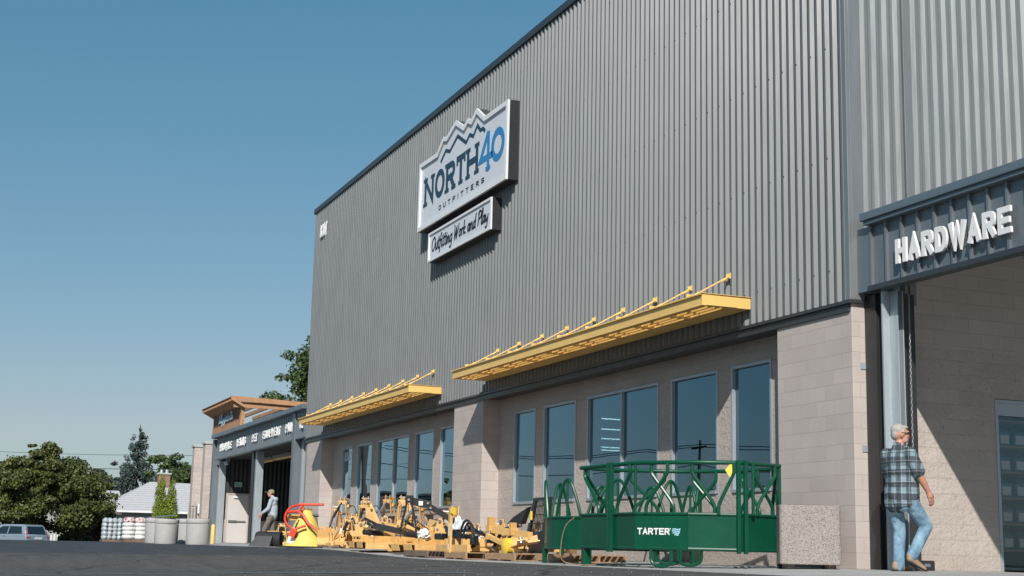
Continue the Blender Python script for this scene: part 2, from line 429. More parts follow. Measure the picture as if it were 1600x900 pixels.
def glyph(ch, x, y, w, h, st, fn, a, b, serif=0):
    """one letter inside the box (x,y,w,h); st = stroke width"""
    mb = MB(); k = 0
    strokes = [list(s) for s in FONT[ch]]
    iw = w-st; ih = h-st
    for s in strokes:
        pts = [(x+st/2+p[0]*iw, y+st/2+p[1]*ih) for p in s]
        if not (abs(pts[0][0]-pts[-1][0]) < 1e-6 and abs(pts[0][1]-pts[-1][1]) < 1e-6):
            def ext(p, q):
                d = Vector((p[0]-q[0], p[1]-q[1])).normalized(); return (p[0]+d.x*st/2*.98, p[1]+d.y*st/2*.98)
            pts[0], pts[-1] = ext(pts[0], pts[1]), ext(pts[-1], pts[-2])
        ribbon(mb, pts, st, fn, a, b+k*.0008*(1 if b > a else -1)); k += 1
    if serif:
        SER = {'N': [(0, 0), (0, 1), (1, 1)], 'R': [(0, 0), (0, 1), (1, 0)], 'T': [(.5, 0)], 'H': [(0, 0), (0, 1), (1, 0), (1, 1)], '4': [(.72, -.1)]}
        for sx, sy in SER.get(ch, []):
            cx = x+st/2+sx*iw; cy = y+serif/2+sy*(h-serif) if sy >= 0 else y+st/2+sy*ih
            ribbon(mb, [(cx-st*.95, cy), (cx+st*.95, cy)], serif, fn, a, b+(k*.0008+.0006)*(1 if b > a else -1)); k += 1
        if ch == 'T':
            for cx in (x+serif/2, x+w-serif/2): ribbon(mb, [(cx, y+h-st*1.5), (cx, y+h)], serif, fn, a, b+(k*.0008+.0006)*(1 if b > a else -1)); k += 1
    return mb
def word(txt, x, y, W_, h, st, fn, a, b, mat, parent, name='letter', gap=.18, widths={}, serif=0):
    ws = [widths.get(c, {'I': .35, 'W': 1.35, 'M': 1.25, ' ': .5}.get(c, 1)) for c in txt]
    tot = sum(ws)+gap*(len(txt)-1); u = W_/tot; cx = x; out = []
    for c, w in zip(txt, ws):
        if c != ' ': out.append(obj(name, glyph(c, cx, y, w*u, h, st, fn, a, b, serif), mat, parent))
        cx += (w+gap)*u
    return out
def catmull(pts, k=5):
    P = [Vector(p) for p in pts]; out = []
    for i in range(len(P)-1):
        a = P[max(i-1, 0)]; b = P[i]; c = P[i+1]; d = P[min(i+2, len(P)-1)]
        for j in range(k):
            t = j/k; out.append(.5*((2*b)+(c-a)*t+(2*a-5*b+4*c-d)*t*t+(3*b-a-3*c+d)*t**3))
    out.append(P[-1]); return out
SCRIPT = {  # handwriting: (width, strokes); x-height .5, ascender 1, descender -.4
 'O': (.8, [[(.5, 1), (.15, .75), (.1, .3), (.35, 0), (.7, .3), (.72, .8), (.45, 1), (.4, .85)]]),
 'u': (.5, [[(0, .4), (.08, .5), (.08, .1), (.2, 0), (.38, .2), (.42, .5), (.42, .1), (.52, .02)]]),
 't': (.36, [[(.2, .9), (.14, .3), (.18, .02), (.36, .05)], [(0, .58), (.4, .62)]]),
 'f': (.4, [[(.42, .95), (.28, 1), (.2, .7), (.14, .1), (.1, -.35)], [(0, .5), (.38, .55)]]),
 'i': (.24, [[(.05, .45), (.1, .5), (.08, .1), (.14, 0), (.26, .1)], [(.12, .74), (.14, .8)]]),
 'n': (.5, [[(.05, .5), (.08, 0)], [(.08, .3), (.22, .5), (.34, .45), (.34, .1), (.42, 0), (.52, .08)]]),
 'g': (.5, [[(.4, .45), (.2, .5), (.06, .25), (.18, .02), (.38, .2), (.42, .5), (.38, -.2), (.2, -.42), (.02, -.3)]]),
 'W': (.95, [[(0, .95), (.1, .9), (.16, 0), (.48, .8), (.5, 0), (.9, 1)]]),
 'o': (.45, [[(.25, .5), (.06, .3), (.15, .02), (.36, .12), (.38, .4), (.22, .5), (.46, .42)]]),
 'r': (.38, [[(.04, .5), (.1, 0)], [(.1, .3), (.22, .5), (.38, .46)]]),
 'k': (.48, [[(.16, 1), (.06, 0)], [(.42, .5), (.1, .25), (.3, .1), (.5, .02)]]),
 'a': (.5, [[(.4, .45), (.2, .5), (.06, .25), (.16, .02), (.36, .2), (.42, .5), (.4, .1), (.52, .02)]]),
 'd': (.52, [[(.4, .42), (.2, .5), (.06, .25), (.16, .02), (.36, .2), (.5, 1), (.42, .1), (.54, .02)]]),
 'P': (.62, [[(.22, .95), (.08, 0)], [(.05, .8), (.3, 1.02), (.6, .85), (.5, .55), (.16, .45)]]),
 'l': (.26, [[(.1, .4), (.26, .95), (.16, 1), (.08, .2), (.14, 0), (.28, .08)]]),
 'y': (.5, [[(.04, .48), (.08, .15), (.2, .05), (.38, .25)], [(.44, .5), (.36, -.2), (.2, -.42), (.04, -.3)]]),
 'L': (.6, [[(.45, .95), (.3, .9), (.2, .2), (.05, .02), (.3, .08), (.6, .02)]]),
 's': (.36, [[(.04, .05), (.2, .5), (.3, .2), (.18, 0), (.04, .06)]]),
 'B': (.6, [[(.2, .95), (.1, 0)], [(.1, .9), (.45, .95), (.45, .6), (.2, .5), (.5, .45), (.5, .1), (.1, .02)]]),
 'e': (.42, [[(.08, .22), (.34, .32), (.26, .5), (.08, .3), (.16, .02), (.42, .12)]]),
 ' ': (.34, []),
}
def script(txt, x, y, W_, h, st, fn, a, b):
    tot = sum(SCRIPT[c][0] for c in txt); u = W_/tot; mb = MB(); k = 0; cx = x
    for c in txt:
        w, ss = SCRIPT[c]
        for s in ss:
            pts = [(cx+(p.x+.12*p.y)*u, y+p.y*h) for p in catmull([(q[0], q[1]) for q in s])]
            ribbon(mb, pts, st, fn, a, b-(k % 8)*.0006); k += 1
        cx += w*u
    return mb
XZ = lambda Y: (lambda u, v, w: (u, Y+w, v))   # letters facing -Y

# ------------------------------------------------------------ ground
def ss(t): t = min(1, max(0, t)); return t*t*(3-2*t)
EDGE = 8.45
def G(X, Y):
    w = .13*ss((-24-X)/9)+.03*ss((-44-X)/12)
    far = -.030*(-X-62) if X < -62 else 0
    far = max(far, -1.6)
    sw = w-.02*(11.256-min(Y, 11.256))
    if Y >= EDGE: return sw+far
    D = min(.55, max(.02, .02+.0147*(X+50)))
    return w-.056-D*ss((EDGE-Y)/8)+far
def sheet(xs, ys, fn, dz=0):
    mb = MB(); nx, ny = len(xs), len(ys)
    v = [(x, y, fn(x, y)+dz) for y in ys for x in xs]
    f = [(j*nx+i, j*nx+i+1, (j+1)*nx+i+1, (j+1)*nx+i) for j in range(ny-1) for i in range(nx-1)]
    return mb.add(v, f)
def asphalt_mat():
    m = Mt('asphalt', (.05, .05, .05), .88)
    co = m.coord(); sx = m.n('SeparateXYZ'); m.l(co, sx.inputs[0])
    # newer seal coat beyond a seam; older, greyer pavement on the near side
    mp = m.n('Mapping'); mp.inputs['Scale'].default_value = (1, .25, 1); m.l(co, mp.inputs[0])
    wob = m.math('MULTIPLY', m.math('SUBTRACT', m.noise(.35, 3), .5), 1.6)
    s = m.math('ADD', m.math('ADD', sx.outputs[0], 36.6), m.math('MULTIPLY', sx.outputs[1], -1.28)); s = m.math('ADD', s, wob)
    near = m.n('Clamp'); m.l(m.math('MULTIPLY', s, .9), near.inputs[0])
    f1 = m.noise(1.1, 6); f2 = m.noise(90, 3); f3 = m.noise(9, 6, .7)
    newc = m.ramp(f1, [(.3, (.030, .036, .044)), (.7, (.046, .053, .061))])
    oldc = m.ramp(f3, [(.3, (.058, .056, .054)), (.7, (.092, .088, .084))])
    c = m.mix(near.outputs[0], newc, oldc)
    st = m.n('Mapping'); st.inputs['Scale'].default_value = (.5, 5, 1); m.l(co, st.inputs[0])
    trk = m.ramp(m.noise(.8, 4, vec=st.outputs[0]), [(.4, (.86,)*3), (.6, (1.1,)*3)]); c = m.mix(1, c, trk, 'MULTIPLY')
    g = m.ramp(f2, [(.4, (.75,)*3), (.65, (1.35,)*3)]); c = m.mix(.8, c, g, 'MULTIPLY')
    v = m.n('TexVoronoi'); v.inputs['Scale'].default_value = 5; m.l(co, v.inputs['Vector'])
    spk = m.ramp(v.outputs['Distance'], [(.07, (1, 1, 1)), (.11, (0, 0, 0))])
    spm = m.ramp(m.noise(3.1, 3), [(.44, (0, 0, 0)), (.56, (1, 1, 1))])
    k = m.mix(1, spk, spm, 'MULTIPLY'); sc = m.n('SeparateColor'); m.l(k, sc.inputs[0])
    c = m.mix(m.math('MULTIPLY', sc.outputs[0], .8), c, (.40, .39, .37))
    wv_ = m.n('Mapping'); m.l(co, wv_.inputs[0]); ad_ = m.n('VectorMath', operation='ADD'); nz_ = m.n('TexNoise'); nz_.inputs['Scale'].default_value = .8; m.l(co, nz_.inputs['Vector'])
    m.l(wv_.outputs[0], ad_.inputs[0]); m.l(nz_.outputs['Color'], ad_.inputs[1]); ve = m.n('TexVoronoi'); ve.feature = 'DISTANCE_TO_EDGE'; ve.inputs['Scale'].default_value = .22; m.l(ad_.outputs[0], ve.inputs['Vector'])
    ck = m.n('RGBToBW'); m.l(m.ramp(ve.outputs['Distance'], [(.004, (1, 1, 1)), (.012, (0, 0, 0))]), ck.inputs[0]); c = m.mix(m.math('MULTIPLY', ck.outputs[0], .75), c, (.012, .012, .013))
    oil = m.ramp(m.noise(.55, 5, .7), [(.60, (1, 1, 1)), (.72, (.62, .62, .64))]); c = m.mix(1, c, oil, 'MULTIPLY')
    m.l(c, m.b.inputs['Base Color']); m.bump(m.math('ADD', m.math('MULTIPLY', f2, .7), m.noise(200, 2)), .7, .008); return m.m
def walk_mat():
    m = Mt('sidewalk_concrete', (.36, .355, .34), .85)
    f = m.math('ADD', m.math('MULTIPLY', m.noise(1.2, 6), .6), m.math('MULTIPLY', m.noise(45, 4), .4))
    c = m.ramp(f, [(.33, (.27, .265, .25)), (.5, (.37, .365, .35)), (.68, (.44, .435, .42))])
    br = m.n('TexBrick'); m.l(m.coord(), br.inputs['Vector']); br.offset = 0
    br.inputs['Brick Width'].default_value = 1.8; br.inputs['Row Height'].default_value = 1.4; br.inputs['Mortar Size'].default_value = .012; br.inputs['Scale'].default_value = 1
    c = m.mix(m.math('MULTIPLY', br.outputs['Fac'], .7), c, (.12, .115, .11))
    m.l(c, m.b.inputs['Base Color']); m.bump(m.noise(80, 3), .3, .005); return m.m
xs = sorted(set(list(np.arange(-130, 40.1, 1.0))+[-24, -33]))
ysN = [-60, -40, -30, -20, -12, -6, -2, 0, 1, 2, 3, 4, 5, 6, 7, 7.7, 8.2, EDGE]
structure('parking_lot', sheet(xs, ysN, G), asphalt_mat(), smooth=True)
structure('sidewalk', sheet([x for x in xs if x >= -63.5], [EDGE+.001, 9, 9.7, 10.4, 11.256, 12, 16, 24], lambda x, y: G(x, max(y, EDGE))), walk_mat())
xf = [-130, -110, -95, -85, -75, -70, -66, -63.5]
structure('side_road', sheet(xf, [EDGE+.001, 11, 16, 24], lambda x, y: G(x, EDGE)), simple('side_road_asphalt', (.055, .055, .055), .9, 0, .2, 2, 60))
M_grass = simple('dry_lawn', (.07, .075, .03), .95, 0, .35, 2, 20)
xg = list(np.linspace(-1200, 600, 46))
structure('ground', sheet(xg, list(np.linspace(-900, 900, 46)), lambda x, y: -2.3 if x < -60 else -1.9), M_grass)
structure('lawn', sheet([-420, -260, -180, -131, -130.1], [-90, -40, 0, 24, 90, 200], lambda x, y: -1.62), M_grass)
gr = MB()
for k in range(1500):
    d_ = 14+26*rng.random()**1.4; a_ = rng.uniform(-.42, .30); base = fw.xy.normalized(); x = base.x*d_*math.cos(a_)-base.y*d_*math.sin(a_); y = base.y*d_*math.cos(a_)+base.x*d_*math.sin(a_)
    if y > EDGE-.1 or y < -3: continue
    q_ = rng.uniform(.003, .0085); z = G(x, y); gr.add([(x-q_, y-q_*.7, z-.002), (x+q_, y-q_, z-.002), (x+q_*.6, y+q_, z-.002), (x-q_*.8, y+q_*.9, z-.002), (x, y, z+q_*1.1)], [(0, 1, 4), (1, 2, 4), (2, 3, 4), (3, 0, 4)])
tag(obj('loose_gravel', gr, simple('pale_grit', (.27, .265, .25), .9, 0, .3)), 'pale grit scattered over the asphalt in the foreground', 'gravel', kind='stuff')
bl = MB(); pts = [(-24.95, 1.35), (-23.3, 3.15), (-20.9, 4.6), (-18.6, 5.55), (-16.5, 6.3)]
for (a, b), (c, d) in zip(pts[:-1], pts[1:]):
    for t in range(4):
        p = (a+(c-a)*t/4, b+(d-b)*t/4); q = (a+(c-a)*(t+1)/4, b+(d-b)*(t+1)/4)
        bl.quad((p[0], p[1], G(*p)+.008), (q[0], q[1], G(*q)+.008), (q[0]+.13, q[1]-.02, G(q[0]+.13, q[1]-.02)+.008), (p[0]+.13, p[1]-.02, G(p[0]+.13, p[1]-.02)+.008))
structure('painted_stripe', bl, simple('worn_blue_paint', (.10, .17, .21), .8, 0, .5, 9, 60))

# ------------------------------------------------------------ store building
YF, YW = 11.256, 11.656
XR, XL = -15.62, -45.2
ZC, ZT = 3.55, 11.15
store = thing('store_building', 'tall grey ribbed metal store with tan block base and five tall windows per bay', 'store', (-30, 11.3, 0))
def ribs_x(x0, x1, Y, z0, z1, per=.1829, d=.052, out=-1):
    """ribbed panel spanning X at plane Y, ribs stand toward out*Y"""
    mb = MB(); n = int(round((x1-x0)/per)); per = (x1-x0)/n; pr = []
    for i in range(n):
        b = x0+i*per
        pr += [(b, 0), (b+.062/.1829*per, 0), (b+.098/.1829*per, d), (b+.147/.1829*per, d)]
    pr.append((x1, 0)); v = []
    for x, h in pr: v += [(x, Y+out*h, z0), (x, Y+out*h, z1)]
    return mb.add(v, [(2*i, 2*i+2, 2*i+3, 2*i+1) for i in range(len(pr)-1)])
def ribs_y(y0, y1, X, z0, z1, per=.1829, d=.046, out=1):
    mb = MB(); n = int(round((y1-y0)/per)); per = (y1-y0)/n; pr = []
    for i in range(n):
        b = y0+i*per; pr += [(b, 0), (b+.044/.1829*per, 0), (b+.090/.1829*per, d), (b+.137/.1829*per, d)]
    pr.append((y1, 0)); v = []
    for y, h in pr: v += [(X+out*h, y, z0), (X+out*h, y, z1)]
    return mb.add(v, [(2*i+1, 2*i+3, 2*i+2, 2*i) for i in range(len(pr)-1)])
YB = 60
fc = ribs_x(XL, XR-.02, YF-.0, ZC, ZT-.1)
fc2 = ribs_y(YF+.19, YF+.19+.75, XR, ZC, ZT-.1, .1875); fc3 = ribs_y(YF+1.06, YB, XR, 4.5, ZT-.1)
obj('metal_cladding', fc, M_clad_dim, store, fix=False); obj('side_cladding', MB().add(fc2.v, fc2.f).add(fc3.v, fc3.f), M_clad, store, fix=False)
side = MB(); side.box(XL, XL+.03, YF+.01, YB, .1, ZT-.1); side.box(XL, XR, YB-.02, YB, .1, ZT-.1)
obj('rear_cladding', side, M_clad, store)
scr = MB()
for z in (4.0, 5.6, 7.2, 8.8, 10.4):
    for k in range(1, 160, 2):
        x = XL+k*.18275+.1135; scr.box(x-.007, x+.007, YF-.058, YF-.052, z, z+.014)
sc_ = obj('fastener_rows', scr, M_trim, store); sc_['kind'] = 'stuff'
tr = MB()
tr.box(XR-.05, XR+.052, YF-.052, YF+.003, ZC-.005, ZT-.1); tr.box(XR-.03, XR+.05, YF+.003, YF+.185, ZC-.004, ZT-.1)
tr.box(XR-.02, XR+.028, YF+.945, YF+1.055, ZC, ZT-.1)
obj('corner_trim', tr, M_clad, store, bevel=.006)
rc = MB(); rc.box(XL-.06, XR+.08, YF-.085, YF+.12, ZT-.14, ZT+.02); rc.box(XR-.1, XR+.078, YF+.121, YB, ZT-.14, ZT+.018); rc.box(XL-.058, XL+.1, YF+.121, YB, ZT-.14, ZT+.018)
obj('roof_cap', rc, M_trim, store, bevel=.008)
obj('roof', MB().box(XL+.1, XR-.1, YF+.12, YB-.02, ZT-.3, ZT-.2), M_trim, store)
fl = MB(); fl.box(XL-.01, XR+.055, YF-.065, YF-.004, ZC-.055, ZC-.006)
fl.box(XR-.01, XR+.062, YF-.004, YF+.42, ZC-.05, ZC-.008)
fl.box(XL+.02, XR-.02, YF-.03, YF-.002, ZC-.16, ZC-.055)
for a, b in ((-43.17, -31.13), (-29.27, -17.43)): fl.box(a, b, YF+.0, YW, ZC-.13, ZC-.1)
obj('base_flashing', fl, M_trim, store, bevel=.004)
# piers
for a, b, d in ((-44.98, -43.17, YW+.3), (-31.13, -29.27, YW+.3), (-17.43, -15.62, 11.66)):
    obj('pier', MB().box(a, b, YF, d, -.3, ZC-.03), M_cmu, store, bevel=.006)
# recessed walls with openings
B2 = [(-28.41, -27.21, None), (-26.81, -25.21, None), (-24.72, -21.80, -23.25), (-21.37, -19.79, None), (-19.39, -18.20, None)]
sh = -13.78
B1 = [(-42.13, -40.99, None), (-40.50, -38.97, None), (-38.49, -35.62, -36.98), (-35.14, -33.64, None), (-33.18, -32.02, None)]
ZH, ZS = 3.09, 1.09
for (x0, x1), wins in (((-43.17, -31.13), B1), ((-29.27, -17.43), B2)):
    mb = MB(); mb.box(x0, x1, YW, YW+.3, -.3, ZS); mb.box(x0, x1, YW, YW+.3, ZH, ZC-.03)
    c = x0
    for a, b, m_ in wins: mb.box(c, a, YW, YW+.3, ZS, ZH); c = b
    mb.box(c, x1, YW, YW+.3, ZS, ZH)
    obj('recessed_wall', mb, M_split, store)
    for a, b, m_ in wins:
        f = MB(); t = .06; y0, y1 = YW-.012, YW+.12
        f.box(a+.004, a+t, y0, y1, ZS+.004, ZH-.004); f.box(b-t, b-.004, y0, y1, ZS+.004, ZH-.004)
        f.box(a+t, b-t, y0, y1, ZH-t, ZH-.004); f.box(a+t, b-t, y0-.015, y1, ZS+.004, ZS+t)
        if m_: f.box(m_-t/2, m_+t/2, y0, y1, ZS+t, ZH-t)
        fr = obj('window', f, M_alu, store, bevel=.004)
        for p0, p1 in (((a+t, m_-t/2), (m_+t/2, b-t)) if m_ else ((a+t, b-t),)):
            obj('pane', MB().box(p0, p1, YW+.045, YW+.053, ZS+t, ZH-t), M_glass, fr)
        if abs(a+42.13) < .01:
            for ch, cx in zip('8307', (0, 1, 2, 3)):
                obj('decal_digit', glyph(ch, a+.12+cx*.19, ZH-.42, .15, .27, .035, XZ(YW+.044), 0, -.004), M_white, fr)
# interior room behind the glass
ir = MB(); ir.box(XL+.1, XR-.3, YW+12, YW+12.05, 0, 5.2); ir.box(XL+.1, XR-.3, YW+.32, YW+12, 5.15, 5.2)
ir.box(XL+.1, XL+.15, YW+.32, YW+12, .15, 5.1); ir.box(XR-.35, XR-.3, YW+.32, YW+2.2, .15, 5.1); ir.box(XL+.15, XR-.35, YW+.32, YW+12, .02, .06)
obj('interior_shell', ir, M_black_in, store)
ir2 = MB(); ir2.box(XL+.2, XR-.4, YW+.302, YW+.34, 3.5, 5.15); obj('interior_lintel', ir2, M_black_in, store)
for Yt in (16.3, 17.7, 19.2, 20.8, 21.4):
    xx, yy, zz, L = -33.05*Yt/16, Yt, 3.6, .62*Yt/16
    tl = obj('tube_light', MB().tube([(xx, yy, zz), (xx, yy+L, zz)], .014, 8), M_tubel, None, smooth=True)
    tag(tl, 'lit white fluorescent tube seen through the double window, one of the stacked glowing lines', 'ceiling light', 'fluorescent tubes inside the store')
# vestibule side wall (facing +X), smooth block above, split face below, door glass at its right
obj('upper_side_wall', MB().box(XR-.3, XR-.001, 11.75, 20, 3.0, 4.5), M_cmu, store)
sp = MB(); sp.box(XR-.3, XR-.0, 11.661, 13.60, -.3, 3.0); sp.box(XR-.3, XR-.0, 13.60, 15.6, 2.36, 3.0); sp.box(XR-.3, XR, 15.6, 20, -.3, 3.0)
obj('side_wall', sp, M_split, store)
dg = MB(); t = .05
dg.box(XR-.12, XR+.006, 13.604, 13.604+t, .0, 2.352); dg.box(XR-.12, XR+.006, 13.654, 15.55, 2.30, 2.352); dg.box(XR-.12, XR+.006, 15.55, 15.596, .0, 2.352)
dg.box(XR-.12, XR+.0, 13.654, 15.55, 2.13, 2.30)
dgo = obj('door_frame', dg, M_alu, store, bevel=.003)
obj('pane', MB().box(XR-.08, XR-.072, 13.654, 15.55, .02, 2.13), glass('door_glass', .0, (.2, .2, .2)), dgo)
# display shelf behind the door glass
shf = thing('display_shelf', 'dark shelf of boxed goods behind the glass beside the split block wall', 'shelf', (XR-.6, 14.4, 0))
for k in range(6): obj('shelf_board', MB().box(XR-.75, XR-.3, 13.7, 15.4, .28+k*.36, .31+k*.36), M_wood, shf)
obj('back_panel', MB().box(XR-.80, XR-.76, 13.7, 15.4, 0, 2.4), M_black_in, shf)
M_jug = simple('blue_jug_plastic', (.05, .16, .24), .4, 0, .2)
for k in range(5):
    for j in range(6):
        y = 13.8+j*.27
        jb = MB(); z = .31+k*.36
        jb.box(XR-.58, XR-.36, y-.1, y+.1, z, z+.2); jb.add([(XR-.58, y-.1, z+.2), (XR-.36, y-.1, z+.2), (XR-.36, y+.1, z+.2), (XR-.58, y+.1, z+.2), (XR-.5, y-.03, z+.26), (XR-.44, y-.03, z+.26), (XR-.44, y+.03, z+.26), (XR-.5, y+.03, z+.26)], [(0, 1, 5, 4), (1, 2, 6, 5), (2, 3, 7, 6), (3, 0, 4, 7), (4, 5, 6, 7)])
        o = obj('jug', jb, M_jug, None, bevel=.015); tag(o, 'blue plastic jug on the dark display shelf behind the glass door', 'jug', 'jugs on the display shelf')
        o2 = obj('jug_label', MB().box(XR-.359, XR-.357, y-.075, y+.075, z+.03, z+.15), M_paper, o)

# address numbers high on the left end of the siding
ad = thing('address_numbers', 'white address digits 8307 high at the left end of the grey siding', 'sign', (-43.9, 11.2, 10))
word('8307', -44.33, 10.0, .82, .43, .062, XZ(YF-.06), 0, -.03, M_white, ad, 'digit', .2)

# ------------------------------------------------------------ big store sign
YS = 10.97
def polyface(pts, Y): return [(p[0], p[1]) for p in pts]
SO = [(-33.406, 7.99), (-33.40, 9.768), (-32.056, 9.699+.04), (-31.609, 10.039), (-31.368, 9.975), (-30.738, 10.209), (-30.168, 9.922), (-29.912, 10.034), (-29.668, 9.93), (-29.333, 10.109), (-28.807, 9.77), (-27.402, 9.763), (-27.43, 7.985)]
big = thing('store_sign', 'large white store sign with a jagged mountain top edge reading NORTH 40 OUTFITTERS', 'sign', (-30.4, 11.1, 8))
fnS = XZ(YS)
obj('cabinet', MB().prism(SO, fnS, .012, YF-YS-.045), M_signside, big)
def inset(poly, d):
    n = len(poly); out = []
    area = sum(poly[i][0]*poly[(i+1) % n][1]-poly[(i+1) % n][0]*poly[i][1] for i in range(n)); sg = 1 if area > 0 else -1
    for i in range(n):
        p0, p, p1 = Vector(poly[i-1]), Vector(poly[i]), Vector(poly[(i+1) % n])
        d0 = (p-p0).normalized(); d1 = (p1-p).normalized(); n0 = Vector((-d0.y, d0.x))*sg; n1 = Vector((-d1.y, d1.x))*sg
        m = (n0+n1).normalized(); out.append(tuple(p+m*d/max(.5, m.dot(n0))))
    return out
def rim(poly, d, fn, a, b):
    q = inset(poly, d); n = len(poly); mb = MB()
    v = [fn(*p, a) for p in poly]+[fn(*p, b) for p in poly]+[fn(*p, a) for p in q]+[fn(*p, b) for p in q]; f = []
    for i in range(n):
        j = (i+1) % n
        f += [(i, j, n+j, n+i), (2*n+i, 3*n+i, 3*n+j, 2*n+j), (n+i, n+j, 3*n+j, 3*n+i), (i, 2*n+i, 2*n+j, j)]
    return mb.add(v, f)
obj('rim', rim(SO, .11, fnS, .010, -.045), M_signrim, big)
obj('face_panel', MB().prism(inset(SO, .105), fnS, .008, 0), M_signface, big)
ST = {'north': (-33.02, -29.25, 8.57, 9.29), 'four': (-29.18, -28.34, 8.34, 9.38), 'zero': (-28.43, -27.64, 8.54, 9.31), 'out': (-31.9, -28.83, 8.24, 8.37),
      'mount': [(-31.85, 9.45), (-31.49, 9.66), (-31.19, 9.57), (-30.67, 9.81), (-30.07, 9.49), (-29.84, 9.62), (-29.60, 9.52), (-29.34, 9.71), (-29.15, 9.54), (-28.98, 9.54), (-28.84, 9.44)],
      'small': (-32.60, -28.35, 7.07, 7.80)}
x0, x1, zb, zt = ST['north']
word('NORTH', x0, zb, x1-x0, zt-zb, .15, fnS, -.001, -.008, M_ink, big, 'letter', .16, {'N': 1.05, 'O': 1.05, 'R': .95, 'T': .9, 'H': 1.1}, serif=.085)
x0, x1, zb, zt = ST['four']; obj('digit', glyph('4', x0, zb+.18, x1-x0, zt-zb-.18, .15, fnS, -.001, -.008, .085), M_azure, big)
x0, x1, zb, zt = ST['zero']; obj('digit', glyph('0', x0, zb, x1-x0, zt-zb, .165, fnS, -.001, -.008), M_azure, big)
x0, x1, zb, zt = ST['out']; word('OUTFITTERS', x0, zb, x1-x0, zt-zb, .028, fnS, -.001, -.006, M_inkb, big, 'letter', .9)
mo = MB(); PM = ST['mount']
def peak(pts):   # mountain line: thickness swells at the valleys
    n = len(pts); T = [(p[0], p[1]+.0) for p in pts]; Bt = [(p[0]+(.02 if i % 2 else 0), p[1]-(.03 if i in (0, n-1) else .13)) for i, p in enumerate(pts)]
    for i in range(n-1):
        mo.add([fnS(*T[i], -.001-i*.0005), fnS(*T[i+1], -.001-i*.0005), fnS(*Bt[i+1], -.001-i*.0005), fnS(*Bt[i], -.001-i*.0005)], [(0, 1, 2, 3)])
for i in range(len(PM)-1):
    pass
ribbon(mo, PM, .085, fnS, -.001, -.008)
obj('mountain_emblem', mo, M_ink, big)
obj('trademark', glyph('R', ST['zero'][1]+.03, ST['zero'][2]+.12, .05, .06, .012, fnS, -.001, -.005), M_ink, big)
sm = thing('slogan_sign', 'smaller white sign board below the mountain sign, handwritten Outfitting Work and Play', 'sign', (-30.3, 11.1, 7))
SB = ST['small']
SO2 = [(SB[0], SB[2]), (SB[1], SB[2]), (SB[1], SB[3]), (SB[0], SB[3])]
YS2 = 10.99; fn2 = XZ(YS2)
obj('cabinet', MB().prism(SO2, fn2, .012, YF-YS2-.045), M_signside, sm)
obj('rim', rim(SO2, .055, fn2, .010, -.03), M_signrim, sm)
obj('face_panel', MB().prism(inset(SO2, .05), fn2, .008, 0), M_signface, sm)
obj('lettering', script('Outfitting Work and Play', SB[0]+.2, SB[2]+.24, SB[1]-SB[0]-.42, .33, .042, fn2, -.001, -.008), M_inkb, sm)

# ------------------------------------------------------------ yellow sun canopies
def canopy(x0, x1, label, n):
    t = thing('sun_canopy', label, 'canopy', ((x0+x1)/2, 11, 3.8), group='yellow sun canopies over the window bays')
    yo, yi, z0, z1 = 10.37, 11.16, 3.77, 3.945
    def chan(y, s):  # C channel along X: web and two flanges
        mb = MB(); mb.box(x0, x1, y, y+.008*s, z0, z1) if s > 0 else mb.box(x0, x1, y-.008, y, z0, z1); return mb
    fb = MB(); fb.box(x0, x1, yo, yo+.01, z0+.006, z1-.006); fb.box(x0-.0, x1, yo-.004, yo+.07, z0, z0+.006); fb.box(x0, x1, yo-.004, yo+.07, z1-.006, z1)
    fb.box(x0, x1, yo-.035, yo-.004, z1-.02, z1)
    obj('outer_beam', fb, M_yellow, t)
    rb = MB(); rb.box(x0, x1, yi+.03, yi+.04, z0+.006, z1-.006); rb.box(x0, x1, yi-.2, yi+.03, z0, z0+.006); rb.box(x0, x1, yi-.04, yi+.03, z1-.006, z1)
    obj('rear_beam', rb, M_yellow, t)
    for x, s in ((x0, 1), (x1, -1)):
        eb = MB(); a, b = sorted((x, x+.01*s)); eb.box(a-.001, b+.001, yo+.011, yi+.029, z0+.007, z1-.007)
        a, b = sorted((x+.0105*s, x+.07*s)); eb.box(a, b, yo+.071, yi-.201, z0+.001, z0+.005)
        a, b = sorted((x-.02*s, x+.07*s)); eb.box(a, b, yo-.036, yi+.05, z1+.0005, z1+.008)
        obj('end_beam', eb, M_yellow, t)
    L = x1-x0; step = L/n
    for k in range(1, n):
        x = x0+k*step; obj('cross_beam', MB().box(x-.0295, x+.0295, yo+.071, yi-.201, z0-.004, z1-.01), M_yellow, t)
    obj('deck_plate', MB().box(x0+.011, x1-.011, 10.86, YF-.07, z1+.001, z1+.004), M_yellow, t)
    obj('bottom_plate', MB().box(x0+.012, x1-.012, 10.865, yi-.201, z0+.0005, z0+.004), M_yellow, t)
    for y in (10.49, 10.61, 10.73, 10.85):
        lv = MB()
        for k in range(n):
            lv.box(x0+k*step+.03, x0+(k+1)*step-.03, y, y+.012, z0+.006, z1-.0)
        obj('louvre', lv, M_yellow, t)
    for k in range(n):
        x = x1-.60-k*step; rd = MB()
        rd.tube([(x, YF-.05, 4.385), (x, 10.50, 3.98)], .012, 8); rd.tube([(x, 11.13, 4.33), (x, 11.03, 4.28)], .02, 8); rd.tube([(x, 10.66, 4.07), (x, 10.56, 4.015)], .02, 8)
        h = obj('hanger_rod', rd, M_yellow, t, smooth='auto')
        bk = MB(); bk.box(x-.035, x+.035, YF-.068, YF-.053, 4.34, 4.43); bk.box(x-.010, x+.010, YF-.12, YF-.066, 4.355, 4.41)
        obj('wall_bracket', bk, M_yellow, h, bevel=.003); obj('beam_clip', MB().box(x-.012, x+.012, 10.44, 10.6, 3.95, 4.03), M_yellow, h, bevel=.003)
    return t
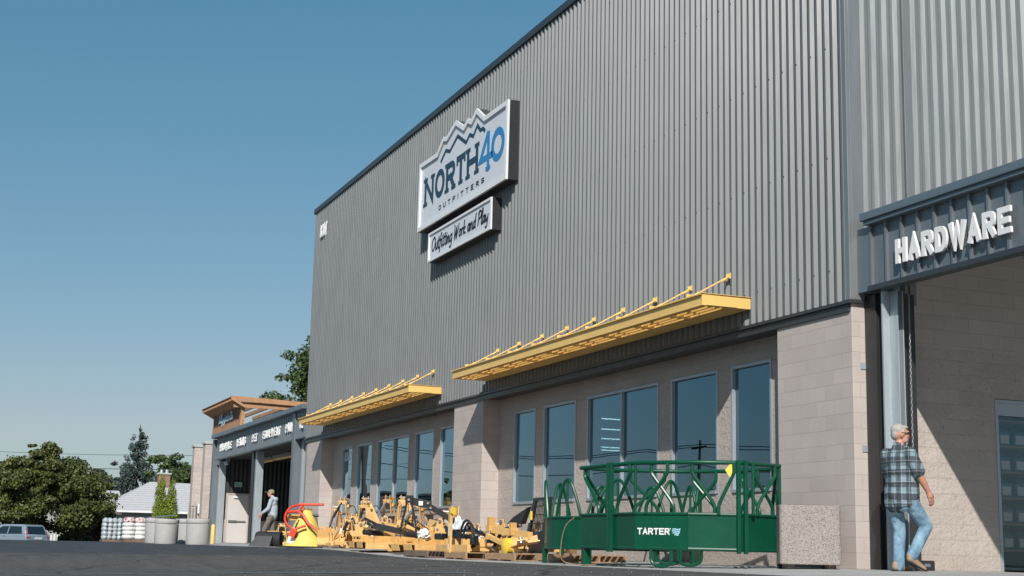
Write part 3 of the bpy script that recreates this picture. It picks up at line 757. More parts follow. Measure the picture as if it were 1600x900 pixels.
canopy(-28.88, -18.056, 'yellow louvred canopy over the right window bay, nearest the pier and planter', 9)
canopy(-42.62, -31.917, 'yellow louvred canopy over the left window bay, past the middle pier', 9)

# ------------------------------------------------------------ right vestibule (hardware entrance)
vt = thing('hardware_entrance', 'dark slate entrance canopy with ribbed fascia and galvanised jamb at the right end', 'entrance', (-12, 11.4, 0))
YV = 11.36; X0, X1 = -15.30, -7.6
zf0, zf1 = 3.66, 4.50
fp = MB(); fp.box(X0, X1, YV, YV+.05, zf0, zf1)
k = 0; x = X0+.02
while x < X1-.05:
    fp.box(x+.0, x+.035, YV-.045, YV, zf0+.03, zf1); x += .325
obj('fascia', fp, M_blue, vt)
obj('fascia_sill', MB().box(X0-.02, X1, YV-.06, YV+.10, zf0-.045, zf0+.028), M_trim, vt, bevel=.004)
cp = MB(); cp.box(X0-.06, X1, YV-.14, YV+.3, zf1+.06, zf1+.17); cp.box(X0-.02, X1, YV-.11, YV+.28, zf1+.001, zf1+.059)
obj('eave_cap', cp, M_cap, vt, bevel=.01)
obj('roof', MB().box(XR+.054, X1, YV+.301, 19, zf1+.08, zf1+.17), M_trim, vt)
obj('soffit', MB().box(XR+.002, X1, YV+.17, 19, zf1-.06, zf1-.03), M_trim, vt); obj('header_beam', MB().box(X0, X1, YV+.101, YV+.16, zf0+.03, zf1-.061), M_trim, vt)
obj('side_flashing', MB().box(XR+.004, X0-.001, YV-.03, YV+.16, zf0-.03, zf1), M_cap, vt, bevel=.004)
po = MB(); po.box(XR+.003, -15.38, YV+.10, YV+.62, -.3, zf0-.05); obj('post', po, M_bronze, vt, bevel=.008)
po = MB(); po.box(-15.379, -15.20, YV+.16, YV+.6, -.3, zf0-.046); obj('post', po, M_bronze, vt, bevel=.008)
jb = MB(); jb.box(-15.199, -15.165, YV+.06, YV+.30, -.1, zf0-.046); jb.box(-15.165, -15.05, YV+.29, YV+.305, -.1, zf0-.046); jb.box(-15.165, -15.0, YV+.17, YV+.18, -.1, zf0-.046)
obj('door_jamb', jb, M_galv, vt, bevel=.003)
for z in (2.62, 1.52): obj('wall_clip', MB().box(XR+.002, XR+.012, YV+.02, YV+.11, z, z+.09), M_galv, vt)
obj('far_post', MB().box(-8.0, -7.7, YV+.12, YV+.5, -.3, zf0-.046), M_bronze, vt)
hs_ = thing('hardware_sign', 'raised white block letters HARDWARE on the slate fascia at the right', 'sign', (-13.6, 11.2, 4))
word('HARDWARE', -14.68, 3.87, 2.12, .32, .070, XZ(YV-.055), 0, -.035, M_white, hs_, 'letter', .2)
obj('mounting_rail', MB().box(-14.72, -12.56, YV-.05, YV-.046, 3.93, 3.95), M_trim, hs_)
# chain
chn = MB()
for k in range(60):
    z = 3.55-k*.042; a = k % 2
    pts = [(-14.98+(.010*math.cos(t) if a else 0), YV+.34+(0 if a else .010*math.cos(t)), z+.024*math.sin(t)) for t in [2*math.pi*i/8 for i in range(8)]]
    chn.tube(pts, .0045, 5, closed=True)
tag(obj('hoist_chain', chn, M_steel, None, smooth=True), 'thin steel pull chain hanging beside the galvanised door jamb', 'chain')
# small black box on the floor by the wall
db = thing('floor_box', 'low black plastic box on the floor against the block wall behind the walking man', 'box', (-15.4, 12.1, 0))
obj('case', MB().box(-15.56, -15.3, 12.0, 12.25, G(-15, 12), .13), M_rub, db, bevel=.015)
obj('handle_slot', MB().box(-15.299, -15.296, 12.08, 12.17, .05, .09), M_steel, db)

# ------------------------------------------------------------ left entrance
le = thing('garden_entrance', 'long dark slate entrance with ribbed fascia, steel posts and open bays at the left end', 'entrance', (-53, 11.4, .15))
XA, XB = -60.9, -45.26; YL = 11.34
obj('fascia', ribs_x(XA, XB, YL, 3.66, 4.52, .33, .05), M_blue, le, fix=False)
obj('fascia_back', MB().box(XA, XB, YL+.03, YL+.08, 3.66, 4.52), M_blue, le)
obj('fascia_sill', MB().box(XA-.02, XB, YL-.07, YL+.12, 3.61, 3.658), M_blue, le)
obj('eave_cap', MB().box(XA-.25, XB, YL-.24, YL+.3, 4.521, 4.68), M_cap, le, bevel=.01)
obj('roof', MB().box(XA-.2, XB, YL+.301, 19, 4.53, 4.62), M_trim, le)
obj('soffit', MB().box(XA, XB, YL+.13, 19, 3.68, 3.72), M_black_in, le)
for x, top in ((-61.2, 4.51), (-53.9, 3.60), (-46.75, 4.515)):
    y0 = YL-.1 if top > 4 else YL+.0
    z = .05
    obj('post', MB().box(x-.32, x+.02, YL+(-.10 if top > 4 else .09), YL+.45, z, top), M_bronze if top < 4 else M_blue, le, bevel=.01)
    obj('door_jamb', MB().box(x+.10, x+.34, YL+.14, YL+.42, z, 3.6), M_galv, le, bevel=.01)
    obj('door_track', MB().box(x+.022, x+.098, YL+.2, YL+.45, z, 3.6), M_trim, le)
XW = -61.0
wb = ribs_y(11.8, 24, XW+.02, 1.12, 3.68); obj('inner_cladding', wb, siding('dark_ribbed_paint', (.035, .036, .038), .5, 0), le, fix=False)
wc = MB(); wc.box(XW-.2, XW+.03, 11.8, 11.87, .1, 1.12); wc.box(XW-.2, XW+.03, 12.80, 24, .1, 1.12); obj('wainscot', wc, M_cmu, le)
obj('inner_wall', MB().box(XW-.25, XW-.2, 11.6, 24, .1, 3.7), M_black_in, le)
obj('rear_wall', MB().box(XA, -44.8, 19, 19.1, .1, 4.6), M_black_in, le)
dr = obj('door', MB().box(XW+.08, XW+.11, 11.90, 12.77, .17, 2.18), simple('beige_door_paint', (.56, .53, .50), .5, 0, .04), le, bevel=.004)
obj('door_frame', MB().box(XW+.021, XW+.13, 11.84, 11.899, .17, 2.25).box(XW+.021, XW+.13, 12.771, 12.83, .17, 2.25).box(XW+.021, XW+.13, 11.9, 12.77, 2.182, 2.25), M_cmu, dr)
obj('push_bar', MB().box(XW+.111, XW+.17, 11.96, 12.7, 1.05, 1.10).box(XW+.111, XW+.18, 11.96, 12.30, 1.04, 1.12), M_steel, dr, bevel=.01)
obj('door_closer', MB().box(XW+.112, XW+.18, 12.15, 12.42, 2.05, 2.12), M_paper, dr)
ex = thing('exit_sign', 'small green and white exit sign above the beige door', 'sign', (XW, 12.3, 2.5))
obj('panel', MB().box(XW+.09, XW+.11, 12.16, 12.48, 2.52, 2.72), simple('pale_green_sign', (.45, .60, .52), .5), ex)
for i, ch in enumerate('EXIT'):
    obj('letter', glyph(ch, 12.19+i*.068, 2.55, .055, .13, .016, lambda u, v, w: (XW+.112+w, u, v), 0, .003), simple('sign_green', (.02, .20, .10), .5), ex)
sc = thing('security_light', 'small twin floodlight under the left fascia', 'lamp', (-60.2, 11.6, 3.6))
obj('mount', MB().box(-60.3, -60.0, 11.62, 11.75, 3.55, 3.66), M_galv, sc)
for dx in (-.22, .12): obj('lamp_head', MB().lathe([(.03, 0), (.07, .03), (.09, .13), (.08, .15)], (-60.05+dx, 11.6, 3.38), 12), M_galv, sc, smooth='auto')
for x0, x1, nm in ((-59.4, -57.2, 'left'), (-56.9, -53.9, 'right')):
    ht = thing('tube_heater', 'hanging tube fixture with grey hood and yellow underside, %s' % ('shorter one nearer the door' if nm == 'left' else 'longer one nearer the store'), 'heater', ((x0+x1)/2, 13, 3.65), group='hanging fixtures in the left entrance')
    obj('hood', MB().obox(((x0+x1)/2, 13, 3.66), (x1-x0, .34, .03), (R(12), 0, 0)).obox(((x0+x1)/2, 12.84, 3.59), (x1-x0, .03, .14), (0, 0, 0)), M_card, ht)
    obj('tube', MB().tube([(x0, 12.98, 3.55), (x1, 12.98, 3.55)], .075, 10), M_yellow, ht, smooth='auto')
for txt, xa, xb, lb in (('HARDWARE', -59.96, -57.5, 'first from the left, by the outer post'), ('HEATING', -56.46, -54.75, 'second from the left'), ('PET', -53.6, -52.75, 'the short third word'), ('EQUIPMENT', -51.75, -48.95, 'the long fourth word'), ('PAINT', -47.95, -46.95+.2, 'last word left of the near post')):
    if txt == 'PAINT': xa, xb = -48.2, -46.9
    t = thing('word_sign', 'white letters %s on the left fascia, %s' % (txt, lb), 'sign', (xa, 11.2, 4))
    word(txt, xa, 3.93, xb-xa, .29, .055, XZ(YL-.055), 0, -.03, M_white, t, 'letter', .16)
t = thing('word_sign', 'single white letter between the near post and the tall grey wall', 'sign', (-46, 11.2, 4))
obj('letter', glyph('L', -46.1, 3.93, .3, .29, .07, XZ(YL-.055), 0, -.05), M_white, t)

# ------------------------------------------------------------ cedar pergola on the left roof
pg = thing('wooden_pergola', 'orange cedar pergola with flared slatted eave on the roof of the left entrance', 'pergola', (-59, 12, 4.7))
px0, px1 = -62.2, -56.35; YP = 11.32
obj('front_board', MB().box(px0, px1+.1, YP, YP+.08, 4.70, 5.02), M_cedar, pg)
pl = MB()
for k in range(5): pl.box(px0+.03, px1-.3, YP+.02, YP+.07, 5.025+k*.115, 5.025+k*.115+.105)
obj('plank_panel', pl, M_cedard, pg)
for x in (px0+.05, px1-.22, px1+.0): obj('post', MB().beam((x, YP+.1, 4.70), (x-.02, YP+.1, 5.62), .14, .14), M_cedar, pg)
for x in (px1,):
    obj('post', MB().box(x-.1, x+.06, 13.2, 13.36, 4.65, 5.5), M_cedar, pg)
hb = MB(); hb.box(px0-.3, px1+.10, YP-.02, YP+.08, 5.601, 5.68); hb.box(px1+.0, px1+.09, YP-.3, 15.6, 5.48, 5.70)
obj('header_beam', hb, M_cedar, pg)
sl_ = MB(); n = 34
for k in range(n):
    x = px0-.35+k*(px1+.45-px0+.35)/n
    sl_.beam((x, YP+.1, 5.52), (x-.02, YP-.42, 5.80), .055, .09)
obj('eave_slats', sl_, M_cedar, pg)
obj('eave_top', MB().beam((px0-.4, YP-.40, 5.86), (px1+.15, YP-.40, 5.86), .10, .035), M_cedard, pg)
obj('side_fascia', MB().add([(px1+.12, YP-.42, 5.72), (px1+.12, 15.6, 5.60), (px1+.12, 15.6, 5.78), (px1+.12, YP-.45, 5.92), (px1+.2, YP-.42, 5.72), (px1+.2, 15.6, 5.60), (px1+.2, 15.6, 5.78), (px1+.2, YP-.45, 5.92)], [(0, 1, 2, 3), (4, 7, 6, 5), (0, 4, 5, 1), (3, 2, 6, 7), (0, 3, 7, 4), (1, 5, 6, 2)]), M_cedar, pg)
rf = MB()
for k in range(7): rf.box(px0, px1, YP+.5+k*.6, YP+.58+k*.6, 5.50, 5.64)
obj('rafters', rf, M_cedar, pg)
cs = thing('script_sign', 'small pale blue handwritten lettering mounted on the cedar pergola planks', 'sign', (-60, 11.2, 5.2))
obj('lettering', script('Lilly yard & Bo'.replace('&', 'e'), -60.75, 5.14, 3.0, .34, .05, XZ(YP-.0), 0, -.03), simple('pale_blue_letter', (.45, .60, .72), .5), cs)


# ------------------------------------------------------------ round feeders
def vert(V, i): return Vector((V[i % len(V)][0], V[i % len(V)][1], 0))
fd = thing('round_feeder', 'tall green cattle feeder ring with a full top rail, crossed bars and white TARTER lettering', 'feeder', (-17.4, 9.7, -.05))
VA = [(-18.60, 8.69), (-16.98, 8.73), (-16.36, 9.18), (-16.02, 9.74), (-16.26, 10.51), (-17.0, 10.84), (-17.75, 10.68), (-18.35, 10.16), (-18.72, 9.35)]
ZB, ZM, ZR = .21, .655, 1.325
def fpt(a, b, t, z, off=0):
    p = a.lerp(b, t); d = (b-a).normalized(); nrm = Vector((d.y, -d.x, 0)); return (p.x+nrm.x*off, p.y+nrm.y*off, z)
nA = len(VA)
for i in range(nA):
    a, b = vert(VA, i), vert(VA, i+1)
    sh_ = MB().beam(fpt(a, b, 0.004, (ZB+ZM)/2), fpt(a, b, .996, (ZB+ZM)/2), .006, ZM-ZB)
    o = obj('side_panel', sh_, M_greens if i in (0, 1, 2, 3) else M_green, fd)
    obj('panel_rim', MB().tube([fpt(a, b, 0, ZM), fpt(a, b, 1, ZM)], .022, 8).tube([fpt(a, b, 0, ZB), fpt(a, b, 1, ZB)], .022, 8), M_greens, o, smooth='auto')
rail = MB(); rail.tube([(x, y, ZR) for x, y in VA], .029, 10, closed=True); obj('top_rail', rail, M_greens, fd, smooth='auto')
def sbar(a, b, t0, t1, off=0):
    top, bot = ZR-.01, ZM+.0; h = top-bot
    k = [(t0, top), (t0, top-.17*h), (t0+(t1-t0)*.12, top-.27*h), (t0+(t1-t0)*.5, top-.5*h), (t0+(t1-t0)*.88, top-.74*h), (t1, top-.86*h), (t1, bot)]
    pts = [Vector(fpt(a, b, t, z, off)) for t, z in k]
    return MB().tube(catmull([tuple(p) for p in pts], 4), .025, 8)
BARS = {0: [(.06, .33), (.92, .70)], 1: [(.30, .72), (.62, .22)], 2: [(.08, .52), (.9, .6)], 3: [(.38, .84), (.86, .42)], 4: [(.3, .7), (.8, .3)], 5: [(.3, .75), (.75, .3)], 6: [(.3, .75), (.75, .3)], 7: [(.25, .75), (.8, .35)], 8: [(.2, .7), (.8, .3)]}
for i, bs in BARS.items():
    a, b = vert(VA, i), vert(VA, i+1)
    for j, (t0, t1) in enumerate(bs): obj('neck_bar', sbar(a, b, t0, t1, .014*(1 if j else -1)), M_green, fd, smooth='auto')
def fpost(x, y, z0, z1, w=.045): return MB().box(x-w/2, x+w/2, y-w/2, y+w/2, z0, z1)
a, b = vert(VA, 0), vert(VA, 1)
for t in (.56, .615):
    p = fpt(a, b, t, 0, .03); obj('joint_post', fpost(p[0], p[1], ZB-.06, ZR+.035, .05), M_greens, fd, bevel=.006)
for dx, dy in ((0, 0), (.035, .085)):
    obj('joint_post', fpost(VA[3][0]+dx+.02, VA[3][1]+dy-.02, ZB-.05, ZR+.03, .05), M_greens, fd, bevel=.006)
p = fpt(vert(VA, 1), vert(VA, 2), .0, 0); obj('joint_post', MB().tube([(p[0], p[1], ZM), (p[0], p[1], ZR)], .02, 8), M_green, fd)
for t, i in ((.78, 0), (.05, 3)):
    p = fpt(vert(VA, i), vert(VA, i+1), t, 0, -.03)
obj('upright', MB().tube([(VA[4][0], VA[4][1], ZM), (VA[4][0], VA[4][1], ZR)], .022, 8), M_green, fd)
obj('upright', MB().tube([(-16.02, 9.95, ZM), (-16.02, 9.95, ZR)], .022, 8), M_green, fd)
for x, y, w in ((-18.52, 8.74, .10), (-16.25, 10.50, .06)): obj('leg', fpost(x, y, G(x, y), ZB, w), M_green, fd, bevel=.006)
def loop(c, d, w, h, lean=0):
    c = Vector(c); d = Vector(d).normalized(); pts = []
    pts.append(c-d*w/2); pts.append(c-d*w/2+Vector((0, 0, -h*.55)))
    for k in range(1, 8):
        t = math.pi*k/8; pts.append(c-d*w/2*math.cos(t)+Vector((0, 0, -h*.55-h*.45*math.sin(t))))
    pts.append(c+d*w/2+Vector((0, 0, -h*.55))); pts.append(c+d*w/2)
    return MB().tube(pts, .024, 8)
d1 = (VA[2][0]-VA[1][0], VA[2][1]-VA[1][1], 0)
obj('skid_loop', loop((-16.68, 8.96, ZB), (d1[0], d1[1], 0), .30, ZB-G(-16.6, 8.95)-.02), M_greens, fd, smooth='auto')
obj('skid_loop', loop((-17.3, 9.73, ZB), (.376, .927, 0), .32, ZB-G(-17.2, 9.7)-.02), M_green, fd, smooth='auto')
obj('skid_loop', loop((-18.1, 9.85, ZB), (.376, .927, 0), .32, ZB-G(-18, 9.85)-.02), M_green, fd, smooth='auto')
# lettering on the second front panel
a, b = vert(VA, 1), vert(VA, 2); dd = (b-a); L = dd.length; dd.normalize(); nn = Vector((dd.y, -dd.x, 0))
fnT = lambda u, v, w: (a.x+dd.x*u+nn.x*(.004+w), a.y+dd.y*u+nn.y*(.004+w), v)
lt = thing('feeder_lettering', 'white TARTER lettering with a small pale blue wave emblem on the green feeder panel', 'sign', (a.x, a.y, .4))
for o_ in [lt]: o_['category'] = 'sign'
word('TARTER', .035, .385, .47, .085, .017, fnT, .001, .003, M_white, lt, 'letter', .12)
obj('trademark', MB().add([fnT(.515+.008*math.cos(t), .463+.008*math.sin(t), .003) for t in [k*math.pi/4 for k in range(8)]], [tuple(range(8))]), M_white, lt)
em = MB()
for k, (u0_, u1_) in enumerate(((.545, .66), (.54, .655), (.55, .65), (.575, .635))):
    z = .455-k*.024; pts = [(u0_+(u1_-u0_)*t/6, z+.006*math.sin(t*1.1)+.006*t/6) for t in range(7)]
    ribbon(em, pts, .014, fnT, .001, .003+k*.0003)
obj('wave_emblem', em, simple('pale_blue_vinyl', (.35, .62, .72), .5), lt)
for c in list(lt.children): pass
tg = thing('warning_tag', 'small yellow diamond tag hanging from the top rail of the tall green feeder', 'tag', (-16.0, 9.7, 1.2))
p = (-16.06, 9.66)
obj('card', MB().add([(p[0]-.045, p[1]-.075, 1.23), (p[0], p[1]-.03, 1.13), (p[0]+.04, p[1]+.035, 1.22), (p[0], p[1]-.01, 1.33)], [(0, 1, 2, 3)]).add([(p[0]-.049, p[1]-.073, 1.23), (p[0]-.004, p[1]-.028, 1.13), (p[0]+.036, p[1]+.037, 1.22), (p[0]-.004, p[1]-.008, 1.33)], [(3, 2, 1, 0)]), M_tagy, tg)
# low feeder behind
fe = thing('low_feeder', 'lower green feeder ring with hairpin hoops standing behind the tall lettered feeder', 'feeder', (-20.2, 10.2, 0))
cx, cy, rb_ = -20.28, 10.2, 1.22
circ = [(cx+rb_*math.cos(t), cy+rb_*math.sin(t)) for t in [2*math.pi*k/36 for k in range(36)]]
sh_ = MB(); n = 36
for k in range(n):
    p, q = circ[k], circ[(k+1) % n]
    sh_.add([(p[0], p[1], .19), (q[0], q[1], .19), (q[0], q[1], .65), (p[0], p[1], .65)], [(0, 1, 2, 3)])
obj('side_panel', sh_, M_greens, fe, smooth=True, fix=False)
obj('rim', MB().tube([(x, y, .65) for x, y in circ], .02, 8, closed=True).tube([(x, y, .19) for x, y in circ], .02, 8, closed=True), M_greens, fe, smooth='auto')
for k in range(9):
    a0 = 2*math.pi*(k+.25)/9; w = .22; pts = []
    pol = lambda t, z: (cx+rb_*math.cos(t), cy+rb_*math.sin(t), z)
    pts = [pol(a0-w, .64), pol(a0-w*.85, .80), pol(a0-w*.55, 1.02), pol(a0-w*.3, 1.16), pol(a0, 1.22), pol(a0+w*.3, 1.16), pol(a0+w*.55, 1.02), pol(a0+w*.85, .80), pol(a0+w, .64)]
    obj('hoop', MB().tube(catmull(pts, 3), .025, 8), M_green, fe, smooth='auto')
    obj('bar', MB().tube([pol(a0, .64), pol(a0, 1.20)], .019, 8), M_green, fe, smooth='auto')
for t in (3.6, 4.4, 5.4, .6, 2.2): obj('leg', fpost(cx+rb_*math.cos(t), cy+rb_*math.sin(t), G(cx, cy-1)-.02, .2, .06), M_green, fe)
# hose draped on feeder
tag(obj('loose_rope', MB().tube(catmull([(-18.62, 8.60, .62), (-18.74, 8.52, .5), (-18.84, 8.50, .25), (-18.80, 8.50, .02), (-18.6, 8.62, G(-18.6, 8.6)+.02), (-18.3, 8.8, G(-18, 8.8)+.015), (-18.9, 9.0, G(-18, 9)+.015), (-18.2, 9.2, G(-18, 9)+.015)], 6), .006, 6), M_wood, None, smooth=True), 'thin tan rope hanging off the left end of the tall green feeder onto the concrete', 'rope')

# ------------------------------------------------------------ aggregate planter
pp = thing('concrete_planter', 'square exposed aggregate planter in front of the right tan pier beside the green feeder', 'planter', (-15.55, 10.5, 0))
px, py = -15.86, 10.68
rzp = math.radians(62); c_, s_ = math.cos(rzp), math.sin(rzp)
def rot(u, v): return (px+u*c_-v*s_, py+u*s_+v*c_)
# body with soft corners
poly = []
for sx, sy, a0 in ((1, 1, 0), (-1, 1, 90), (-1, -1, 180), (1, -1, 270)):
    for k in range(4):
        t = R(a0+k*30); poly.append((sx*.34+.05*math.cos(t), sy*.22+.05*math.sin(t)))
body = MB().prism(poly, lambda u, v, w: (*rot(u, v), w), .045, .80)
obj('body', body, M_agg, pp, smooth=False, bevel=.012)
for a_, b_ in ((-.26, -.1), (.26, -.1), (.26, .15), (-.26, .15)):
    q = rot(a_, b_); obj('foot', MB().box(q[0]-.05, q[0]+.05, q[1]-.05, q[1]+.05, -.04, .044), M_agg, pp)
obj('soil', MB().prism([(u*.8, v*.8) for u, v in poly], lambda u, v, w: (*rot(u, v), w), .801, .804), simple('dark_soil', (.03, .022, .016), .95, 0, .3), pp)

# ------------------------------------------------------------ farm implements
def place_pallet(x, y, rz, label, mat, L=1.2, Wd=1.0):
    t = thing('pallet', label, 'pallet', (x, y, G(x, y)), rz, 'wooden pallets under the machines', local=True)
    for j in range(3): obj('runner', MB().box(-L/2, L/2, -Wd/2+j*(Wd-.04)/2, -Wd/2+j*(Wd-.04)/2+.04, .016, .105), mat, t)
    for j in range(7): obj('deck_board', MB().box(-L/2+j*(L-.1)/6, -L/2+j*(L-.1)/6+.1, -Wd/2, Wd/2, .1055, .122), mat, t)
    for j in range(3): obj('base_board', MB().box(-L/2+j*(L-.1)/2, -L/2+j*(L-.1)/2+.1, -Wd/2, Wd/2, 0, .0155), mat, t)
    return t
def bolt(mb, c, r=.018, axis='y'): mb.lathe([(r, -.012), (r, .012)], c, 6, axis)
def hitch(label, x, y, rz, v=0, dz=.12, sc=1.0, mat=None, group='amber hitch implements in a row', w=.42):
    mat = mat or (M_tan if v % 2 == 0 else M_tan2)
    t = thing('tractor_implement', label, 'implement', (x, y, G(x, y)+dz), rz, group, local=True)
    W2 = w; H = 1.0*sc
    obj('base_beam', MB().box(-W2, W2, -.04, .04, .02, .10).box(-W2-.02, -W2+.05, -.34, .35, .0, .07).box(W2-.05, W2+.02, -.34, .35, .0, .07), mat, t, bevel=.006)
    for s in (-1, 1):
        up = MB(); up.beam((s*.17, 0, .08), (s*.09, -.03, H*.92), .02, .075, (0, 1, 0)); obj('upright', up, mat, t, bevel=.004)
        br_ = MB(); br_.beam((s*.09, 0, H*.9), (s*.26, .42, .08), .035, .03); obj('rear_brace', br_, mat, t, bevel=.004)
        lg = MB(); lg.prism([(-.09, .06), (.09, .06), (.07, .26), (.02, .34), (-.05, .32)], lambda u, q, e: (s*(W2-.10)+e, u, q), -.008, .008)
        lg.prism([(-.09, .06), (.09, .06), (.07, .26), (.02, .34), (-.05, .32)], lambda u, q, e: (s*(W2-.03)+e, u, q), -.008, .008)
        sp_ = obj('pin_plate', lg, mat, t); pm = MB(); pm.lathe([(.014, -.07), (.014, .07)], (s*(W2-.065), 0, .27), 8, 'x'); obj('hitch_pin', pm, M_steel, sp_)
    hd = MB(); hd.box(-.12, .12, -.06, .05, H*.90, H*.97); hd.beam((-.02, -.04, H*.95), (.02, .34, H*1.02), .07, .05)
    hd.prism([(-.08, .88), (.08, .88), (.05, 1.06), (-.03, 1.08)], lambda u, q, e: (-.06+e, u, q*H), -.008, .008); hd.prism([(-.08, .88), (.08, .88), (.05, 1.06), (-.03, 1.08)], lambda u, q, e: (.06+e, u, q*H), -.008, .008)
    hd.box(.08, .16, .0, .2, H*.82, H*.89)
    h = obj('head_bracket', hd, mat, t, bevel=.004)
    bm_ = MB(); bolt(bm_, (-.09, -.065, H*.93)); bolt(bm_, (.09, -.065, H*.93)); bm_.lathe([(.012, -.10), (.012, .10)], (0, -.0, H*1.03), 8, 'x'); obj('bolts', bm_, M_steel, h)
    if v in (0, 3):
        bl_ = MB(); bl_.prism([(.30, .02), (.40, .18), (.36, .36), (.345, .36), (.385, .18), (.285, .02)], lambda u, q, e: (e, u, q), -W2-.2, W2+.2); obj('scraper_blade', bl_, mat, t)
    if v in (1, 4):
        for k in range(4):
            xk = -.36+k*.24; obj('shank', MB().beam((xk, .14, .40), (xk, .22, .0), .02, .05).beam((xk, .22, .01), (xk, .10, -.05), .035, .02), M_tan2, t)
        obj('shank_bar', MB().box(-W2, W2, .11, .18, .36, .42), mat, t, bevel=.005)
    if v in (2, 3):
        obj('guard_plate', MB().prism([(.12, .04), (.50, .04), (.34, .55*sc), (.14, .92*sc), (.06, .92*sc)], lambda u, q, e: (u, -.18+e+.1*q, q), 0, .012), mat, t)
        obj('gearbox', MB().box(-.10, .10, .12, .36, .14, .34).lathe([(.045, 0), (.045, .08)], (0, .24, .34), 10), M_tan2, t, bevel=.02)
    if v in (0, 1, 2):
        obj('sticker', MB().box(-W2-.0+.04, -W2+.10, -.046, -.042, .03, .09).obox((-.155, -.045, .34), (.05, .006, .14), (0, .1, 0)), M_paper, t)
        obj('hydraulic_hose', MB().tube(catmull([(.1, .1, H*.8), (.3, .0, H*.85), (.45, -.05, H*.5), (.36, -.1, .2), (.1, -.12, .12)], 6), .011, 6), M_rub, t, smooth=True)
        obj('top_link', MB().tube([(0, .0, H*.98), (-.12, -.34, H*.62), (-.16, -.5, H*.35)], .018, 8).tube([(-.05, -.14, H*.83), (-.12, -.36, H*.58)], .03, 8), M_steel if v == 1 else M_blk, t, smooth='auto')
    obj('depth_rod', MB().tube([(W2*.6, .1, .1), (W2*.5, .12, H*.62)], .016, 6).box(W2*.4, W2*.62, .06, .16, H*.5, H*.56), M_steel, t)
    obj('cross_brace', MB().beam((-.28, .02, .1), (.14, .0, H*.6), .025, .03), mat, t)
    return t
A_ = lambda d: R(62+d)
hitch('amber hitch frame behind the upturned yellow cone spreader, nearest the left entrance', -41.2, 10.35, A_(-12), 1, .08, .98)
hitch('amber frame with bent shanks just right of the yellow cone spreader', -37.6, 10.3, A_(10), 1, .12, .92)
hitch('tall amber blade frame on a pallet in front of the leftmost window', -35.9, 10.0, A_(-6), 0, .12, 1.10)
hitch('amber gearbox frame with a white sticker, third upright from the cone spreader', -34.2, 10.1, A_(14), 2, .12, 1.06)
hitch('amber frame with a wide triangular guard plate in the middle of the row', -32.6, 9.6, A_(-4), 3, .04, 1.0)
hitch('amber shank frame behind the triangular guard plate, under the double window', -32.4, 10.5, A_(12), 4, .12, 1.05)
hitch('amber frame with diagonal braces behind the black hitch frame', -30.8, 10.3, A_(-14), 1, .12, .92)
hitch('amber gearbox frame at the back, next to the middle pier', -29.9, 10.7, A_(5), 2, .10, .74)
hitch('small amber frame low beside the left entrance post', -43.0, 10.1, A_(20), 4, .02, .62)
hitch('small amber frame tipped among the pallets before the middle pier', -27.7, 10.35, A_(-20), 0, .12, .48)
hitch('small amber blade frame behind the upright tagged post', -25.5, 10.2, A_(8), 3, .12, .5)
hitch('small amber frame half hidden behind the lower green feeder', -23.6, 10.4, A_(-10), 1, .12, .5)
hitch('amber frame in the back row between the first and second windows', -36.9, 10.9, A_(18), 4, .12, 1.05)
hitch('amber frame in the back row under the third window', -34.9, 10.9, A_(-15), 1, .12, 1.12)
hitch('amber plate frame in the back row left of the double window', -33.5, 10.9, A_(5), 3, .12, 1.0)
hitch('low amber frame at the kerb in front of the tall blade frame', -33.9, 9.75, A_(-8), 2, .06, .72)
hitch('low amber frame at the kerb before the guard plate', -32.6, 9.2, A_(25), 0, .06, .62)
hitch('low amber frame lying between the upright tagged post and the black joint', -26.3, 9.9, A_(28), 2, .13, .42)
def bracket_part():
    t = thing('steel_bracket', 'loose amber steel bracket piled among the machines', 'bracket', (0, 0, 0), 0, 'loose amber brackets piled on the pallets', local=True)
    obj('plate', MB().prism([(-.22, 0), (.2, 0), (.24, .08), (.06, .12), (.02, .30), (-.08, .32), (-.12, .14), (-.24, .10)], lambda u, q, e: (u, e, q), -.01, .01), M_tan, t, bevel=.004)
    obj('flange', MB().box(-.2, .2, .0105, .12, -.001, .014).box(-.06, .0, .0105, .10, .1, .112), M_tan2, t, bevel=.003)
    obj('boss', MB().lathe([(.035, -.04), (.035, .05)], (-.03, 0, .26), 10, 'y'), M_steel, t, smooth='auto'); return t
bp0 = None
for k in range(34):
    x = random.choice((random.uniform(-36.6, -33), random.uniform(-28.5, -22))) if k % 4 else random.uniform(-33, -29); y = random.uniform(9.9 if x < -33 else 9.3, 10.7); z = G(x, y)+random.uniform(.24, .5); rz = R(62)+random.uniform(-1, 1)
    if bp0 is None: bp0 = bracket_part(); o_ = bp0; o_.location = (x, y, z); o_.rotation_euler = (0, 0, rz)
    else: o_ = dup(bp0, (x, y, z), rz, 'loose amber steel bracket piled among the machines')
    o_.rotation_euler = (random.choice((0, 0, 1.3, -.5)), random.uniform(-.4, .4), rz); q_ = random.uniform(.7, 1.3); o_.scale = (q_, q_, q_)
bkp = None
